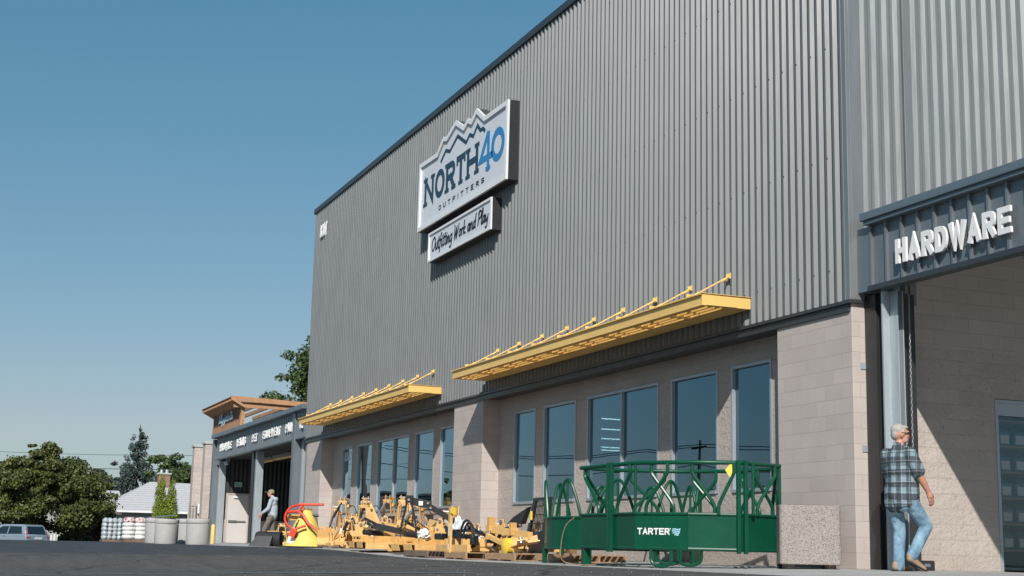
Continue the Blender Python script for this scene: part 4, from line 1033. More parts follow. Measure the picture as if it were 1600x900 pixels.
for k in range(16):
    x = random.uniform(-36.5, -23); y = random.uniform(9.9 if x < -33 else 9.2, 10.4); z = G(x, y)+random.uniform(.28, .55)
    if bkp is None:
        bkp = thing('steel_link', 'short black steel link bar among the amber machines', 'bracket', (x, y, z), R(40), 'black link bars among the amber machines', local=True)
        obj('bar', MB().box(-.3, .3, -.012, .012, -.03, .03), M_blk, bkp, bevel=.004); obj('end_bolt', MB().lathe([(.025, -.03), (.025, .03)], (.26, 0, 0), 8, 'y').lathe([(.025, -.03), (.025, .03)], (-.26, 0, 0), 8, 'y'), M_steel, bkp); o_ = bkp
    else: o_ = dup(bkp, (x, y, z), 0, 'short black steel link bar among the amber machines')
    o_.rotation_euler = (0, random.uniform(-1.2, 1.2), R(62)+random.uniform(-.5, .5)); q_ = random.uniform(.6, 1.1); o_.scale = (q_, 1, 1)
for k in range(9):
    x = -36.5+k*1.5+random.uniform(-.3, .3); y = random.uniform(9.8, 10.2) if x < -33 else random.uniform(9.2, 9.9); z = G(x, y)+random.uniform(.3, .42)
    t_ = thing('hang_tag', 'small white paper tag wired to an amber machine', 'tag', (x, y, z), R(62), 'white tags on the machines', local=True)
    obj('card', MB().obox((0, 0, 0), (.09, .004, .13), (random.uniform(-.5, .5), random.uniform(-.6, .6), 0)), M_paper, t_); obj('wire', MB().tube([(0, 0, .06), (.02, .03, .14)], .004, 5), M_steel, t_)
for x, y, rz, lb, mt in ((-38.2, 10.3, .05, 'brown pallet just right of the yellow cone spreader', M_wood), (-36.0, 10.05, .0, 'pallet under the tall amber blade frame', M_wood), (-34.4, 10.0, .06, 'pallet under the stickered amber gearbox frame', M_wood), (-32.3, 10.5, -.08, 'pallet under the shank frame below the double window', M_wood),
                         (-29.9, 10.6, .0, 'pallet behind the black hitch frame', M_wood), (-26.05, 9.2, .05, 'dark weathered pallet at the front edge of the concrete', M_woodd), (-24.5, 9.45, -.03, 'pale pallet under the amber cradle with the upright post', M_wood), (-22.75, 9.6, .04, 'pallet beside the lower green feeder', M_wood), (-21.2, 9.9, .1, 'pallet seen under the green feeders', M_wood)):
    place_pallet(x, y, rz, lb, mt)
# cutter decks
def deck(label, x, y, rz, Ld=1.7, Wd=1.5, dz=.05):
    t = thing('rotary_cutter', label, 'mower deck', (x, y, G(x, y)+dz), rz, 'amber cutter decks in the front row', local=True)
    h = .15
    d = MB(); d.box(-Ld/2, Ld/2, -Wd/2, Wd/2, h-.02, h); d.box(-Ld/2, -Ld/2+.012, -Wd/2, Wd/2, .0, h-.02); d.box(Ld/2-.012, Ld/2, -Wd/2, Wd/2, .0, h-.02); d.box(-Ld/2+.012, Ld/2-.012, Wd/2-.012, Wd/2, .02, h-.02)
    obj('deck', d, M_tan, t, bevel=.004)
    for u in (-.55, .15):
        obj('skirt_plate', MB().add([(u, -Wd/2-.004, h-.01), (u+.42, -Wd/2-.004, h-.01), (u+.55, -Wd/2-.02, .02), (u+.1, -Wd/2-.02, .02), (u, -Wd/2-.016, h-.01), (u+.42, -Wd/2-.016, h-.01), (u+.55, -Wd/2-.032, .02), (u+.1, -Wd/2-.032, .02)], [(0, 1, 2, 3), (7, 6, 5, 4), (0, 4, 5, 1), (1, 5, 6, 2), (2, 6, 7, 3), (3, 7, 4, 0)]), M_tan2, t)
    for u in (-.5, 0, .5): obj('rib', MB().box(u-.025, u+.025, -Wd/2+.05, Wd/2-.05, h+.001, h+.05), M_tan2, t, bevel=.004)
    obj('gearbox', MB().box(-.16, .16, -.16, .16, h+.0505, h+.25).lathe([(.07, 0), (.07, .09), (.03, .11)], (0, 0, h+.25), 12), M_tan2, t, bevel=.02)
    obj('shaft_cover', MB().tube([(0, -.1, h+.17), (.15, -.62, h+.2)], .06, 10), M_rub, t, smooth='auto')
    for u in (-.62, .54): obj('deck_bracket', MB().box(u, u+.08, -.5, .5, h+.0005, h+.12), M_tan2, t, bevel=.005)
    return t
deck('low amber cutter deck carrying the black hitch frame', -29.55, 9.3, R(-2))
deck('low amber cutter deck at the right end of the front row, before the middle pier', -27.55, 9.55, R(3), 1.5, 1.3)
# black hitch A-frame with arms
bf = thing('hitch_frame', 'black steel A shaped hitch frame with long arms standing on the amber deck', 'implement', (-28.9, 9.5, G(-28.9, 9.4)+.30), R(62), local=True)
bz = .0
for s in (-1, 1):
    obj('upright', MB().beam((s*.17, 0, -.02), (s*.15, 0, .32), .03, .11, (0, 1, 0)).beam((s*.15, 0, .30), (s*.04, -.02, .80), .03, .10, (0, 1, 0)), M_blk, bf, bevel=.004)
obj('head_plate', MB().box(-.08, .08, -.07, .04, .74, .90), M_blk, bf, bevel=.006)
obj('top_arm', MB().beam((.03, 0, .78), (.46, .05, .70), .05, .16).beam((.42, .06, .68), (1.12, .12, .28), .07, .12), M_blk, bf, bevel=.005)
obj('lower_arm', MB().beam((-.18, .05, .14), (-.80, .0, .26), .06, .13).beam((-.7, .03, .28), (-.95, -.05, .40), .10, .05), M_blk, bf, bevel=.005)
nb_ = MB()
for c in ((.0, -.08, .80), (-.17, -.03, .06), (.17, -.03, .04), (.15, -.03, .26), (.40, .0, .74), (.46, 0, .64), (-.78, -.05, .26)): nb_.lathe([(.028, -.02), (.028, .02)], c, 8, 'y')
obj('bolts', nb_, M_steel, bf); obj('decal', MB().box(.20, .29, -.012, -.008, .69, .78), M_paper, bf)
obj('hose', MB().tube(catmull([(-.9, -.1, .36), (-.6, -.15, .16), (-.2, -.15, .20), (.1, -.1, .38), (.4, -.12, .22), (.8, -.1, .0), (1.0, -.1, .03)], 6), .012, 6), M_rub, bf, smooth=True)
bp_ = thing('machine_panel', 'large flat amber steel panel leaning behind the black hitch frame', 'panel', (-28.7, 10.15, G(-28.7, 10)+.1), R(4), local=True)
obj('plate', MB().add([(-1.3, 0, .0), (1.2, 0, .0), (.9, .12, .42), (-.9, .12, .62), (-1.3, .02, 0), (1.2, .02, .0), (.9, .14, .42), (-.9, .14, .62)], [(0, 1, 2, 3), (7, 6, 5, 4), (0, 4, 5, 1), (1, 5, 6, 2), (2, 6, 7, 3), (3, 7, 4, 0)]), M_tan, bp_)
obj('slot_label', MB().box(-.08, .05, .04, .046, .2, .26), M_blk, bp_)
tp = thing('machine_panel', 'upright amber steel plate standing against the left face of the middle pier', 'panel', (-29.9, 10.85, G(-29.9, 10.8)+.1), R(-8), local=True)
obj('plate', MB().add([(-.35, 0, 0), (.42, 0, 0), (.30, .05, .88), (-.12, .05, .90), (-.35, .02, 0), (.42, .02, 0), (.30, .07, .88), (-.12, .07, .90)], [(0, 1, 2, 3), (7, 6, 5, 4), (0, 4, 5, 1), (1, 5, 6, 2), (2, 6, 7, 3), (3, 7, 4, 0)]), M_tan, tp)
# wooden crate and boards behind
for x, y, rz, z, L, lb in ((-33.9, 10.95, .03, .78, 1.9, 'weathered board lying across the frames below the second window'), (-31.6, 11.1, -.02, .80, 1.7, 'pale board resting high behind the frames under the double window'), (-35.4, 10.8, .05, .62, 1.5, 'grey board across the frames near the leftmost window')):
    t = thing('loose_board', lb, 'board', (x, y, G(x, y)+z), rz, local=True); obj('plank', MB().box(-L/2, L/2, -.12, .12, 0, .035), M_card if x < -32 else M_wood, t, bevel=.004)
    
    for u in (-L/2+.1, L/2-.2): obj('support_block', MB().box(u, u+.1, -.1, .1, -z, -.001), M_card, t)
for x, y, rz, w, h, lb in ((-37.9, 11.0, .2, 1.0, .72, 'pale grey sheet leaning behind the bent shanks'), (-39.8, 10.9, -.1, 1.1, .6, 'pale grey sheet leaning behind the yellow cone'), (-31.3, 11.0, .0, 1.2, .7, 'pale grey sheet leaning under the double window')):
    t = thing('backing_sheet', lb, 'sheet', (x, y, G(x, y)), rz, local=True)
    obj('sheet', MB().add([(-w/2, 0, 0), (w/2, 0, 0), (w/2, .12, h), (-w/2, .12, h), (-w/2, .015, 0), (w/2, .015, 0), (w/2, .135, h), (-w/2, .135, h)], [(0, 1, 2, 3), (7, 6, 5, 4), (0, 4, 5, 1), (1, 5, 6, 2), (2, 6, 7, 3), (3, 7, 4, 0)]), M_card, t)
# cone spreader (upside down) with red frame
cs_ = thing('cone_spreader', 'upturned bright yellow spreader cone with a bent red tube frame', 'spreader', (-38.2, 9.55, G(-38.2, 9.55)), R(66), local=True)
obj('cone', MB().lathe([(.58, .0), (.60, .02), (.56, .07), (.17, .94), (.13, .98)], (.08, 0, 0), 32), M_lemon, cs_, smooth='auto')
obj('label_sheet', MB().obox((-.22, -.40, .20), (.26, .012, .24), (R(-24), 0, R(-35))), M_paper, cs_)
obj('chain', MB().tube(catmull([(-.06, -.20, .72), (-.14, -.31, .52), (-.10, -.40, .36), (-.12, -.46, .24)], 5), [.018, .03]*8, 6), M_blk, cs_, smooth=True)
rz_ = obj('red_frame', MB().tube(catmull([(-.10, -.1, 1.12), (-.32, -.25, 1.04), (-.42, -.38, .84), (-.38, -.50, .64), (-.14, -.56, .42)], 3), .032, 8).tube(catmull([(-.24, -.56, .40), (-.02, -.54, .50), (.16, -.50, .56)], 4), .034, 8).tube([(-.12, -.1, 1.13), (.56, -.14, 1.14)], .034, 8).tube([(-.36, -.3, .92), (-.08, -.36, .94), (.06, -.40, .84), (.22, -.48, .62), (.70, -.62, .30)], .038, 8).tube([(-.02, -.1, 1.13), (-.04, -.3, .94)], .04, 8), M_red, cs_, smooth='auto')
obj('foot_plate', MB().obox((-.16, -.57, .36), (.16, .08, .22), (0, .4, 0)), M_red, rz_, bevel=.01)
obj('gearbox', MB().box(-.42, -.12, -.12, .1, .70, .86), M_tan2, cs_, bevel=.015)
obj('stub_shaft', MB().tube([(.0, -.05, .88), (.42, -.08, .84)], .04, 8), M_blk, cs_, smooth='auto')
# black rubber tub on its side + red jack
rd_ = thing('rubber_tub', 'black rubber tub lying on its side beside the man in the cap', 'tub', (-39.35, 8.98, G(-39.4, 8.98)), R(62), local=True)
obj('shell', MB().lathe([(.17, -.45), (.20, -.4), (.20, .22), (.215, .26), (.19, .26), (.17, .2)], (0, 0, .21), 24, 'x'), M_rub, rd_, smooth='auto')
obj('apron', MB().add([(-.58, -.32, .0), (.02, -.34, 0), (.08, -.28, .28), (-.36, -.28, .28), (-.58, .2, .0), (.02, .2, 0), (.08, .2, .29), (-.36, .2, .29)], [(0, 1, 2, 3), (7, 6, 5, 4), (0, 4, 5, 1), (1, 5, 6, 2), (2, 6, 7, 3), (3, 7, 4, 0)]), simple('dark_grey_rubber', (.055, .06, .065), .7), rd_)
jk = thing('floor_jack', 'small orange red jack on the ground behind the walking man in the cap', 'jack', (-43.2, 10.4, G(-43.2, 10.4)), .3, local=True)
obj('frame', MB().beam((-.25, 0, .05), (.25, 0, .05), .12, .08).beam((0, 0, .08), (.12, 0, .36), .06, .05), M_red, jk, bevel=.01)
obj('wheels', MB().lathe([(.05, -.09), (.05, .09)], (-.22, 0, .05), 12, 'y').lathe([(.05, -.09), (.05, .09)], (.22, 0, .05), 12, 'y'), M_blk, jk)
# black quick attach plate with grid
qa = thing('attach_plate', 'black steel skid steer guard with a wire grid window leaning left of the feeders', 'guard', (-23.45, 10.05, G(-23.4, 10)+.12), R(-4), local=True)
H = .98
f = MB()
def lean(u, z): return (u, .10*z, z)
for p in ([(-.62, 0), (-.50, 0), (-.22, H), (-.36, H)], [(.34, 0), (.62, 0), (.52, H), (.30, H)]):
    f.prism(p, lambda u, v, w: (u, .1*v+w, v), 0, .05)
f.prism([(-.359, H-.05), (.519, H-.05), (.52, H), (-.36, H)], lambda u, v, w: (u, .1*v+w-.004, v), 0, .06)
f.prism([(-.55, .0), (.6, .0), (.55, .38), (-.44, .38)], lambda u, v, w: (u, .1*v+w+.003, v), 0, .04)
obj('frame', f, M_blk, qa)
g = MB()
for k in range(9): u = -.24+k*.068; g.tube([(u-.06*(1-k/9), .06, .38), (u, .11, H-.04)], .008, 5)
for k in range(3): g.tube([(-.34+.03*k, .05+.02*k, .52+k*.155), (.34, .05+.02*k, .52+k*.155)], .011, 5)
obj('wire_grid', g, M_blk, qa)
obj('decal', MB().obox((-.38, -.012+.05, .58), (.1, .006, .08)), M_paper, qa); obj('yellow_clip', MB().obox((-.27, .03, .66), (.06, .04, .16)), M_tagy, qa, bevel=.01)
# post cradle with hoses
pc = thing('trencher_cradle', 'amber steel cradle with an upright tagged post and looped black hoses on a pale pallet', 'implement', (-24.75, 9.25, G(-24.7, 9.2)+.125), R(0), local=True)
obj('front_rail', MB().box(-.95, .75, -.25, -.19, .0, .13), M_tan, pc, bevel=.005)
obj('rear_rail', MB().box(-.95, .75, .3, .36, .0, .13), M_tan2, pc, bevel=.005)
for u in (-.9, -.45, .0, .45): obj('cross_member', MB().box(u, u+.08, -.189, .299, .02, .10).box(u, u+.1, -.1, .2, .1, .24), M_tan, pc, bevel=.004)
obj('upright_post', MB().box(-.16, -.05, -.30, -.252, -.02, .80), M_tan, pc, bevel=.005)
obj('decal', MB().box(-.135, -.08, -.306, -.302, .28, .52).box(-.135, -.09, -.306, -.302, .03, .14), M_paper, pc)
obj('yellow_tag', MB().obox((.06, -.28, .74), (.16, .012, .12), (0, .3, .3)), M_tagy, pc)
for k, (r_, ph) in enumerate(((.34, 0), (.30, .15))):
    pts = [(.28-math.cos(t)*r_*1.0, -.1+.05*k, .18+math.sin(t)*r_*1.15) for t in [math.pi*j/12 for j in range(-1, 14)]]
    obj('hose', MB().tube(pts, .022, 8), M_rub, pc, smooth=True)
obj('drive_shaft', MB().tube([(-1.0, .0, .40), (-.55, -.05, .30), (.1, .0, .26)], .06, 10).tube([(-1.2, .02, .46), (-.95, .0, .4)], .035, 8), M_blk, pc, smooth='auto')
obj('black_joint', MB().box(-1.5, -1.1, -.1, .05, .22, .34), M_blk, pc, bevel=.02); obj('black_joint', MB().box(.58, .72, -.15, -.02, .13, .30), M_blk, pc, bevel=.02)
pt = thing('swivel_arm', 'amber swinging arm with a yellow wheel hub beside the lower green feeder', 'implement', (-23.0, 9.35, G(-23, 9.3)+.125), R(6), local=True)
obj('arm', MB().beam((-.75, 0, .42), (.75, .05, .30), .08, .12).beam((-.6, -.08, .30), (.6, -.05, .02), .06, .08), M_tan, pt, bevel=.006)
obj('bracket', MB().box(-.65, -.55, -.06, .06, .3, .62), M_tan2, pt, bevel=.006); obj('bracket', MB().box(.15, .24, -.05, .06, .3, .52), M_tan2, pt, bevel=.006)
obj('hub', MB().lathe([(.05, -.08), (.14, -.05), (.14, .05), (.05, .08)], (.25, -.12, .12), 14, 'y'), M_tagy, pt, smooth='auto')
obj('seat_shell', MB().add([(-.2, .1, .5), (.3, .1, .5), (.5, .12, .78), (-.1, .16, .62), (-.2, .2, .5), (.3, .2, .5), (.5, .2, .80), (-.1, .24, .64)], [(0, 1, 2, 3), (7, 6, 5, 4), (0, 4, 5, 1), (1, 5, 6, 2), (2, 6, 7, 3), (3, 7, 4, 0)]), M_rub, pt)
# crumpled clear plastic
def crumple(name, label, cat, c, r, mat, n=2):
    mb = MB().ellip((0, 0, 0), (1, 1, 1), n=18, m=12); v = []
    for p in mb.v:
        k = .7+.5*rng.random(); v.append((c[0]+p[0]*r[0]*k, c[1]+p[1]*r[1]*k, c[2]+p[2]*r[2]*k))
    mb.v = v; return tag(obj(name, mb, mat), label, cat)
crumple('plastic_bag', 'crumpled clear plastic wrap caught on the amber machine before the middle pier', 'plastic wrap', (-26.35, 9.7, .52), (.22, .15, .22), M_plastic)
crumple('paper_scrap', 'crumpled white paper on the amber deck left of the clear plastic wrap', 'paper', (-27.0, 9.2, .40), (.18, .12, .12), M_paper)
ro = MB()
for k in range(5): ro.tube(catmull([(-20.6+k*.5, 8.75+.1*k, 0), (-19.9+k*.5, 9.0, 0), (-19.3+k*.4, 8.8, 0), (-18.6+k*.4, 9.1, 0)], 5), .012, 5)
ro.v = [(x, y, G(x, y)+.012) for x, y, z in ro.v]
tag(obj('ground_cable', ro, M_rub, None, smooth=True), 'loose black cables lying on the concrete under the green feeders', 'cable')
st_ = thing('flat_mat', 'dark flat rubber strip at the kerb in front of the amber frames', 'mat', (-35.4, 8.75, G(-35.4, 8.7)), R(2), local=True)
obj('strip', MB().obox((0, 0, .02), (2.6, .5, .03)), M_rub, st_)

# ------------------------------------------------------------ people
def blob(name, shapes, voxel, mat, parent, smooth=3):
    me = mesh_of(shapes, name); o = bpy.data.objects.new('tmp', me); C.objects.link(o)
    rm = o.modifiers.new('r', 'REMESH'); rm.mode = 'VOXEL'; rm.voxel_size = voxel; rm.use_smooth_shade = True
    sm_ = o.modifiers.new('s', 'SMOOTH'); sm_.factor = .5; sm_.iterations = smooth
    dg_ = bpy.context.evaluated_depsgraph_get(); m2 = bpy.data.meshes.new_from_object(o.evaluated_get(dg_)); bpy.data.objects.remove(o)
    m2.name = name; return obj(name, m2, mat, parent, smooth=True)
def hand(mb, wrist, elbow, palm_n, s=1.0, curl=.5):
    """mitten-free hand: palm + four bent fingers + thumb, pointing along the forearm"""
    wr = Vector(wrist); d = (wr-Vector(elbow)).normalized(); d = (d+Vector((0, 0, -.35))).normalized(); n = Vector(palm_n); n = (n-d*n.dot(d)).normalized(); w = d.cross(n)
    mb.cap(wr-d*.01, wr+d*.045, .026*s, .034*s)
    for k in (-1, 0, 1): mb.cap(wr+d*.03+w*.017*k*s, wr+d*.085*s+w*.022*k*s, .017*s, .0155*s)
    for k, L in zip((-1.5, -.5, .5, 1.5), (.062, .078, .085, .076)):
        b = wr+d*.088*s+w*.0185*k*s; m1 = b+(d*math.cos(curl*.6)+n*math.sin(curl*.6))*L*.5*s; m2 = m1+(d*math.cos(curl*1.6)+n*math.sin(curl*1.6))*L*.5*s
        mb.cap(b, m1, .0098*s, .009*s, 8); mb.cap(m1, m2, .009*s, .0078*s, 8)
    tb = wr+d*.03+w*.032*s; t1 = tb+(d*.7+w*.45+n*.35).normalized()*.045*s; t2 = t1+(d*.9+n*.45).normalized()*.035*s
    mb.cap(tb, t1, .014*s, .0115*s, 8); mb.cap(t1, t2, .011*s, .009*s, 8)
def head(mb, c, yaw_, pitch=0, s=1.0):
    E_ = Euler((pitch, 0, yaw_)); m = E_.to_matrix(); c = Vector(c)
    T = lambda x, y, z: c+m@(Vector((x, y, z))*s)
    mb.ellip(T(0, -.012, .02), (.076*s, .096*s, .10*s), E_); mb.ellip(T(0, .03, -.045), (.058*s, .068*s, .07*s), E_)
    mb.ellip(T(0, .055, -.092), (.03*s, .03*s, .024*s), E_)            # chin
    mb.cap(T(0, .085, .02), T(0, .112, -.018), .010*s, .015*s, 8)       # nose
    mb.ellip(T(0, .085, -.055), (.024*s, .012*s, .007*s), E_); mb.ellip(T(0, .082, -.068), (.022*s, .012*s, .007*s), E_)
    mb.ellip(T(0, .078, .038), (.06*s, .018*s, .014*s), E_)              # brow
    for q in (-1, 1):
        mb.ellip(T(.077*q, -.005, -.005), (.010*s, .02*s, .032*s), E_); mb.ellip(T(.036*q, .066, -.012), (.022*s, .018*s, .018*s), E_)
    return T, E_
M_skin = simple('weathered_skin', (.50, .24, .16), .55, 0, .1, 6, 60); M_skin2 = simple('light_skin', (.52, .27, .19), .55, 0, .08)
def plaid():
    m = Mt('plaid_shirt_cloth', (.2, .25, .28), .85); sx = m.n('SeparateXYZ'); m.l(m.coord(), sx.inputs[0])
    def wv(src, per, ph, w0):
        t = m.math('FRACT', m.math('ADD', m.math('DIVIDE', src, per), ph)); return m.ramp(t, [(0, (1, 1, 1)), (w0, (1, 1, 1)), (w0+.04, (0, 0, 0)), (1, (0, 0, 0))])
    u = m.math('ADD', sx.outputs[0], m.math('MULTIPLY', sx.outputs[1], .8)); v = m.math('ADD', sx.outputs[2], m.math('MULTIPLY', m.noise(3, 2), .03))
    u = m.math('ADD', u, m.math('MULTIPLY', m.noise(2.5, 2), .04))
    c = (.20, .275, .32)
    a = m.mix(m.math('MULTIPLY', m.n('RGBToBW').outputs[0], 0), c, c)
    def lay(c0, src, per, ph, w0, col, k):
        bw = m.n('RGBToBW'); m.l(wv(src, per, ph, w0), bw.inputs[0]); return m.mix(m.math('MULTIPLY', bw.outputs[0], k), c0, col)
    a = lay(a, u, .15, 0, .46, (.02, .025, .03), .74); a = lay(a, v, .15, .2, .44, (.02, .025, .03), .76)
    a = lay(a, u, .115, .28, .03, (.5, .58, .62), .45); a = lay(a, v, .125, .5, .03, (.012, .012, .015), .85); a = lay(a, v, .125, .32, .025, (.5, .58, .62), .35)
    m.l(a, m.b.inputs['Base Color']); m.bump(m.noise(14, 4), .55, .03); return m.m
def denim():
    m = Mt('washed_denim', (.20, .33, .43), .85); mp = m.n('Mapping'); mp.inputs['Scale'].default_value = (1, 1, .6); m.l(m.coord(), mp.inputs[0])
    a = m.ramp(m.noise(7, 6, .65, vec=mp.outputs[0]), [(.3, (.09, .17, .25)), (.5, (.19, .32, .42)), (.72, (.36, .50, .58))])
    w = m.ramp(m.noise(120, 2), [(.35, (.85,)*3), (.65, (1.1,)*3)])
    m.l(m.mix(1, a, w, 'MULTIPLY'), m.b.inputs['Base Color']); m.bump(m.noise(11, 5, .6, vec=mp.outputs[0]), .9, .035); return m.m
M_plaid, M_denim = plaid(), denim()
def cloth(name, col, b=.6):
    m = Mt(name, col, .88); m.vary(.15, 6, 60); m.bump(m.noise(12, 4), b, .03); return m.m
M_hair = simple('white_hair', (.38, .355, .32), .8, 0, .3, 25, 140, .9)
# --- man in plaid
th = R(60); fh = Vector((-.927, .376, 0)); rh = Vector((.376, .927, 0)); fwd = fh*math.cos(th)+rh*math.sin(th)
m1 = thing('person', 'grey haired man in plaid short sleeved shirt, blue jeans and tan shoes', 'person', (-14.40, 11.02, G(-14.4, 11.02)), math.atan2(-fwd.x, fwd.y), local=True)
b = MB()
hipL, hipR = (-.10, 0, .90), (.10, .02, .90); knL, anL = (-.12, .11, .49), (-.11, .07, .09); knR, anR = (.11, .33, .545), (.10, .085, .185)
shL, shR = (-.19, 0, 1.42), (.19, .0, 1.42); elR, wrR = (.25, .10, 1.15), (.255, .235, .945); elL, wrL = (-.235, .08, 1.14), (-.15, .22, .94)
b.ellip((0, 0, .95), (.15, .11, .13)); b.ellip((0, .02, 1.12), (.15, .125, .16)); b.ellip((0, .0, 1.33), (.17, .11, .15)); b.cap((-.15, 0, 1.41), (.15, 0, 1.41), .06, .06)
b.cap((0, -.01, 1.42), (0, .03, 1.56), .062, .056)
for h_, k_, a_ in ((hipL, knL, anL), (hipR, knR, anR)): b.cap(h_, k_, .085, .055); b.cap(k_, a_, .055, .038)
b.cap((-.11, .05, .06), (-.11, .2, .035), .035, .03); b.cap((.10, .07, .17), (.10, .22, .05), .035, .028)
for s_, e_, w_, q in ((shR, elR, wrR, -1), (shL, elL, wrL, 1)):
    b.cap(s_, e_, .055, .046); b.cap(e_, tuple(Vector(e_).lerp(Vector(w_), .35)), .046, .047); b.cap(tuple(Vector(e_).lerp(Vector(w_), .35)), w_, .047, .028); hand(b, w_, e_, (q, .1, .1), 1.12, .55)
T, E_ = head(b, (0, .045, 1.655), R(-28), R(-4), 1.08)
blob('body', b, .0065, M_skin, m1, 2)
s = MB()
s.ellip((0, .0, .93), (.198, .165, .13)); s.ellip((0, .045, 1.06), (.205, .185, .17)); s.ellip((0, .015, 1.2), (.195, .155, .16)); s.ellip((0, -.01, 1.33), (.20, .135, .13)); s.cap((-.155, -.005, 1.425), (.155, -.005, 1.425), .068, .068); s.cap((0, -.015, 1.44), (0, .0, 1.50), .085, .072)
s.cap((-.05, -.01, .83), (-.05, .01, 1.0), .142, .148); s.cap((.06, -.01, .86), (.06, .01, 1.0), .142, .148); s.cap((.08, .05, .88), (.08, .05, 1.0), .135, .14)
for s_, e_ in ((shR, elR), (shL, elL)): s.cap(s_, tuple(Vector(s_).lerp(Vector(e_), .8)), .082, .088)
blob('shirt', s, .012, M_plaid, m1, 3)
j = MB()
j.ellip((0, .0, .90), (.168, .135, .12)); j.ellip((.08, -.02, .80), (.085, .08, .09)); j.ellip((-.08, -.02, .80), (.085, .08, .09))
for h_, k_, a_ in ((hipL, knL, anL), (hipR, knR, anR)):
    mid = Vector(h_).lerp(Vector(k_), .5); j.cap(h_, mid, .108, .094); j.cap(mid, k_, .094, .078); m2_ = Vector(k_).lerp(Vector(a_), .5); j.cap(k_, m2_, .078, .073); j.cap(m2_, a_, .073, .070)
j.cap(anL, (-.11, .06, .06), .072, .07)
blob('jeans', j, .011, M_denim, m1, 3)
for c0, c1, mt in (((-.11, .02, .05), (-.11, .22, .035), 'l'), ((.10, .055, .155), (.10, .265, .035), 'r')):
    f = MB(); c0 = Vector(c0); c1 = Vector(c1); f.cap(c0, c1, .048, .040); f.cap(c0+Vector((0, .0, .03)), c0.lerp(c1, .45), .045, .045)
    sh_ = blob('shoe', f, .01, simple('tan_suede', (.34, .24, .16), .8, 0, .12), m1, 2)
    d = (c1-c0); f = MB(); f.beam(c0+Vector((0, -.045, -.042)), c1+Vector((0, .035, -.03)), .082, .016); obj('sole', f, M_rub, sh_, bevel=.006)
h = MB(); h.ellip(T(0, -.028, .050), (.085, .094, .082), E_); h.ellip(T(0, -.062, -.002), (.074, .050, .072), E_); h.ellip(T(0, .035, .088), (.060, .055, .026), E_); h.ellip(T(.068, .012, .02), (.018, .022, .04), E_); h.ellip(T(-.068, .012, .02), (.018, .022, .04), E_)
blob('hair', h, .008, M_hair, m1, 2)
h = MB(); h.ellip(T(0, .066, -.092), (.036, .030, .026), E_); h.ellip(T(.046, .042, -.066), (.014, .024, .026), E_); h.ellip(T(-.046, .042, -.066), (.014, .024, .026), E_); blob('beard', h, .008, M_hair, m1, 2)
g = MB()
for q in (-1, 1): g.ellip(T(.036*q, .105, .008), (.03, .012, .021), E_); g.cap(T(.062*q, .09, .018), T(.086*q, -.01, .018), .006, .005, 6)
g.cap(T(-.01, .108, .014), T(.01, .108, .014), .005, .005, 6); obj('sunglasses', g, M_blk, m1, smooth=True)
g = MB(); g.ellip((.165, .11, .90), (.02, .045, .06)); obj('belt_pouch', g, M_blk, m1, smooth=True)
# --- man in cap
fw2 = (-rh*math.sin(R(82))+fh*math.cos(R(82))).normalized()
m2p = thing('person', 'man in khaki cap, pale grey hoodie and olive trousers walking left', 'person', (-45.75, 10.42, G(-45.75, 10.42)), math.atan2(-fw2.x, fw2.y), local=True)
b = MB(); hipL, hipR = (-.09, .02, .90), (.09, .0, .90); knL, anL = (-.10, .22, .50), (-.10, .26, .10); knR, anR = (.10, .02, .48), (.10, -.22, .16)
shL, shR = (-.19, .02, 1.42), (.19, .0, 1.42); elL, wrL = (-.24, .08, 1.16), (-.22, .30, 1.0); elR, wrR = (.24, .1, 1.15), (.2, .16, .93)
b.ellip((0, 0, .95), (.15, .11, .13)); b.ellip((0, .0, 1.15), (.14, .11, .2)); b.ellip((0, .0, 1.35), (.17, .11, .14)); b.cap((0, 0, 1.42), (0, .05, 1.56), .055, .052)
for h_, k_, a_ in ((hipL, knL, anL), (hipR, knR, anR)): b.cap(h_, k_, .08, .055); b.cap(k_, a_, .052, .036)
for s_, e_, w_, q in ((shR, elR, wrR, -1), (shL, elL, wrL, 1)): b.cap(s_, e_, .05, .042); b.cap(e_, w_, .042, .027); hand(b, w_, e_, (q, 0, .1), 1.1, .5)
T, E_ = head(b, (0, .09, 1.655), 0, R(-3), 1.05); blob('body', b, .007, M_skin2, m2p, 2)
s = MB(); s.cap((0, .0, .95), (0, .0, 1.2), .155, .16); s.ellip((0, .0, 1.33), (.19, .135, .15)); s.cap((-.15, 0, 1.42), (.15, 0, 1.42), .07, .07); s.ellip((0, -.08, 1.46), (.11, .08, .08)); s.cap((0, .0, 1.44), (0, .03, 1.52), .085, .07)
for s_, e_, w_ in ((shR, elR, wrR), (shL, elL, wrL)): s.cap(s_, e_, .072, .062); s.cap(e_, tuple(Vector(e_).lerp(Vector(w_), .88)), .062, .045)
blob('hoodie', s, .012, cloth('pale_grey_hoodie', (.36, .41, .46)), m2p, 3)
j = MB(); j.ellip((0, .0, .92), (.16, .13, .11))
for h_, k_, a_ in ((hipL, knL, anL), (hipR, knR, anR)): j.cap(h_, k_, .10, .078); j.cap(k_, a_, .076, .068)
blob('trousers', j, .012, cloth('olive_trousers', (.15, .135, .11), .9), m2p, 3)
for c0, c1 in (((-.10, .22, .06), (-.10, .45, .04)), ((.10, -.24, .12), (.10, -.03, .035))):
    f = MB(); f.cap(c0, c1, .048, .042); blob('shoe', f, .01, simple('pale_shoe', (.5, .5, .5), .7), m2p, 2)
h = MB(); h.ellip(T(0, -.01, .05), (.09, .106, .075), E_); blob('cap', h, .008, cloth('khaki_cap', (.26, .24, .18), .1), m2p, 2)
obj('cap_brim', MB().ellip(T(0, .13, .042), (.07, .085, .010), E_), cloth('khaki_brim', (.26, .24, .18), .1), m2p, smooth=True)
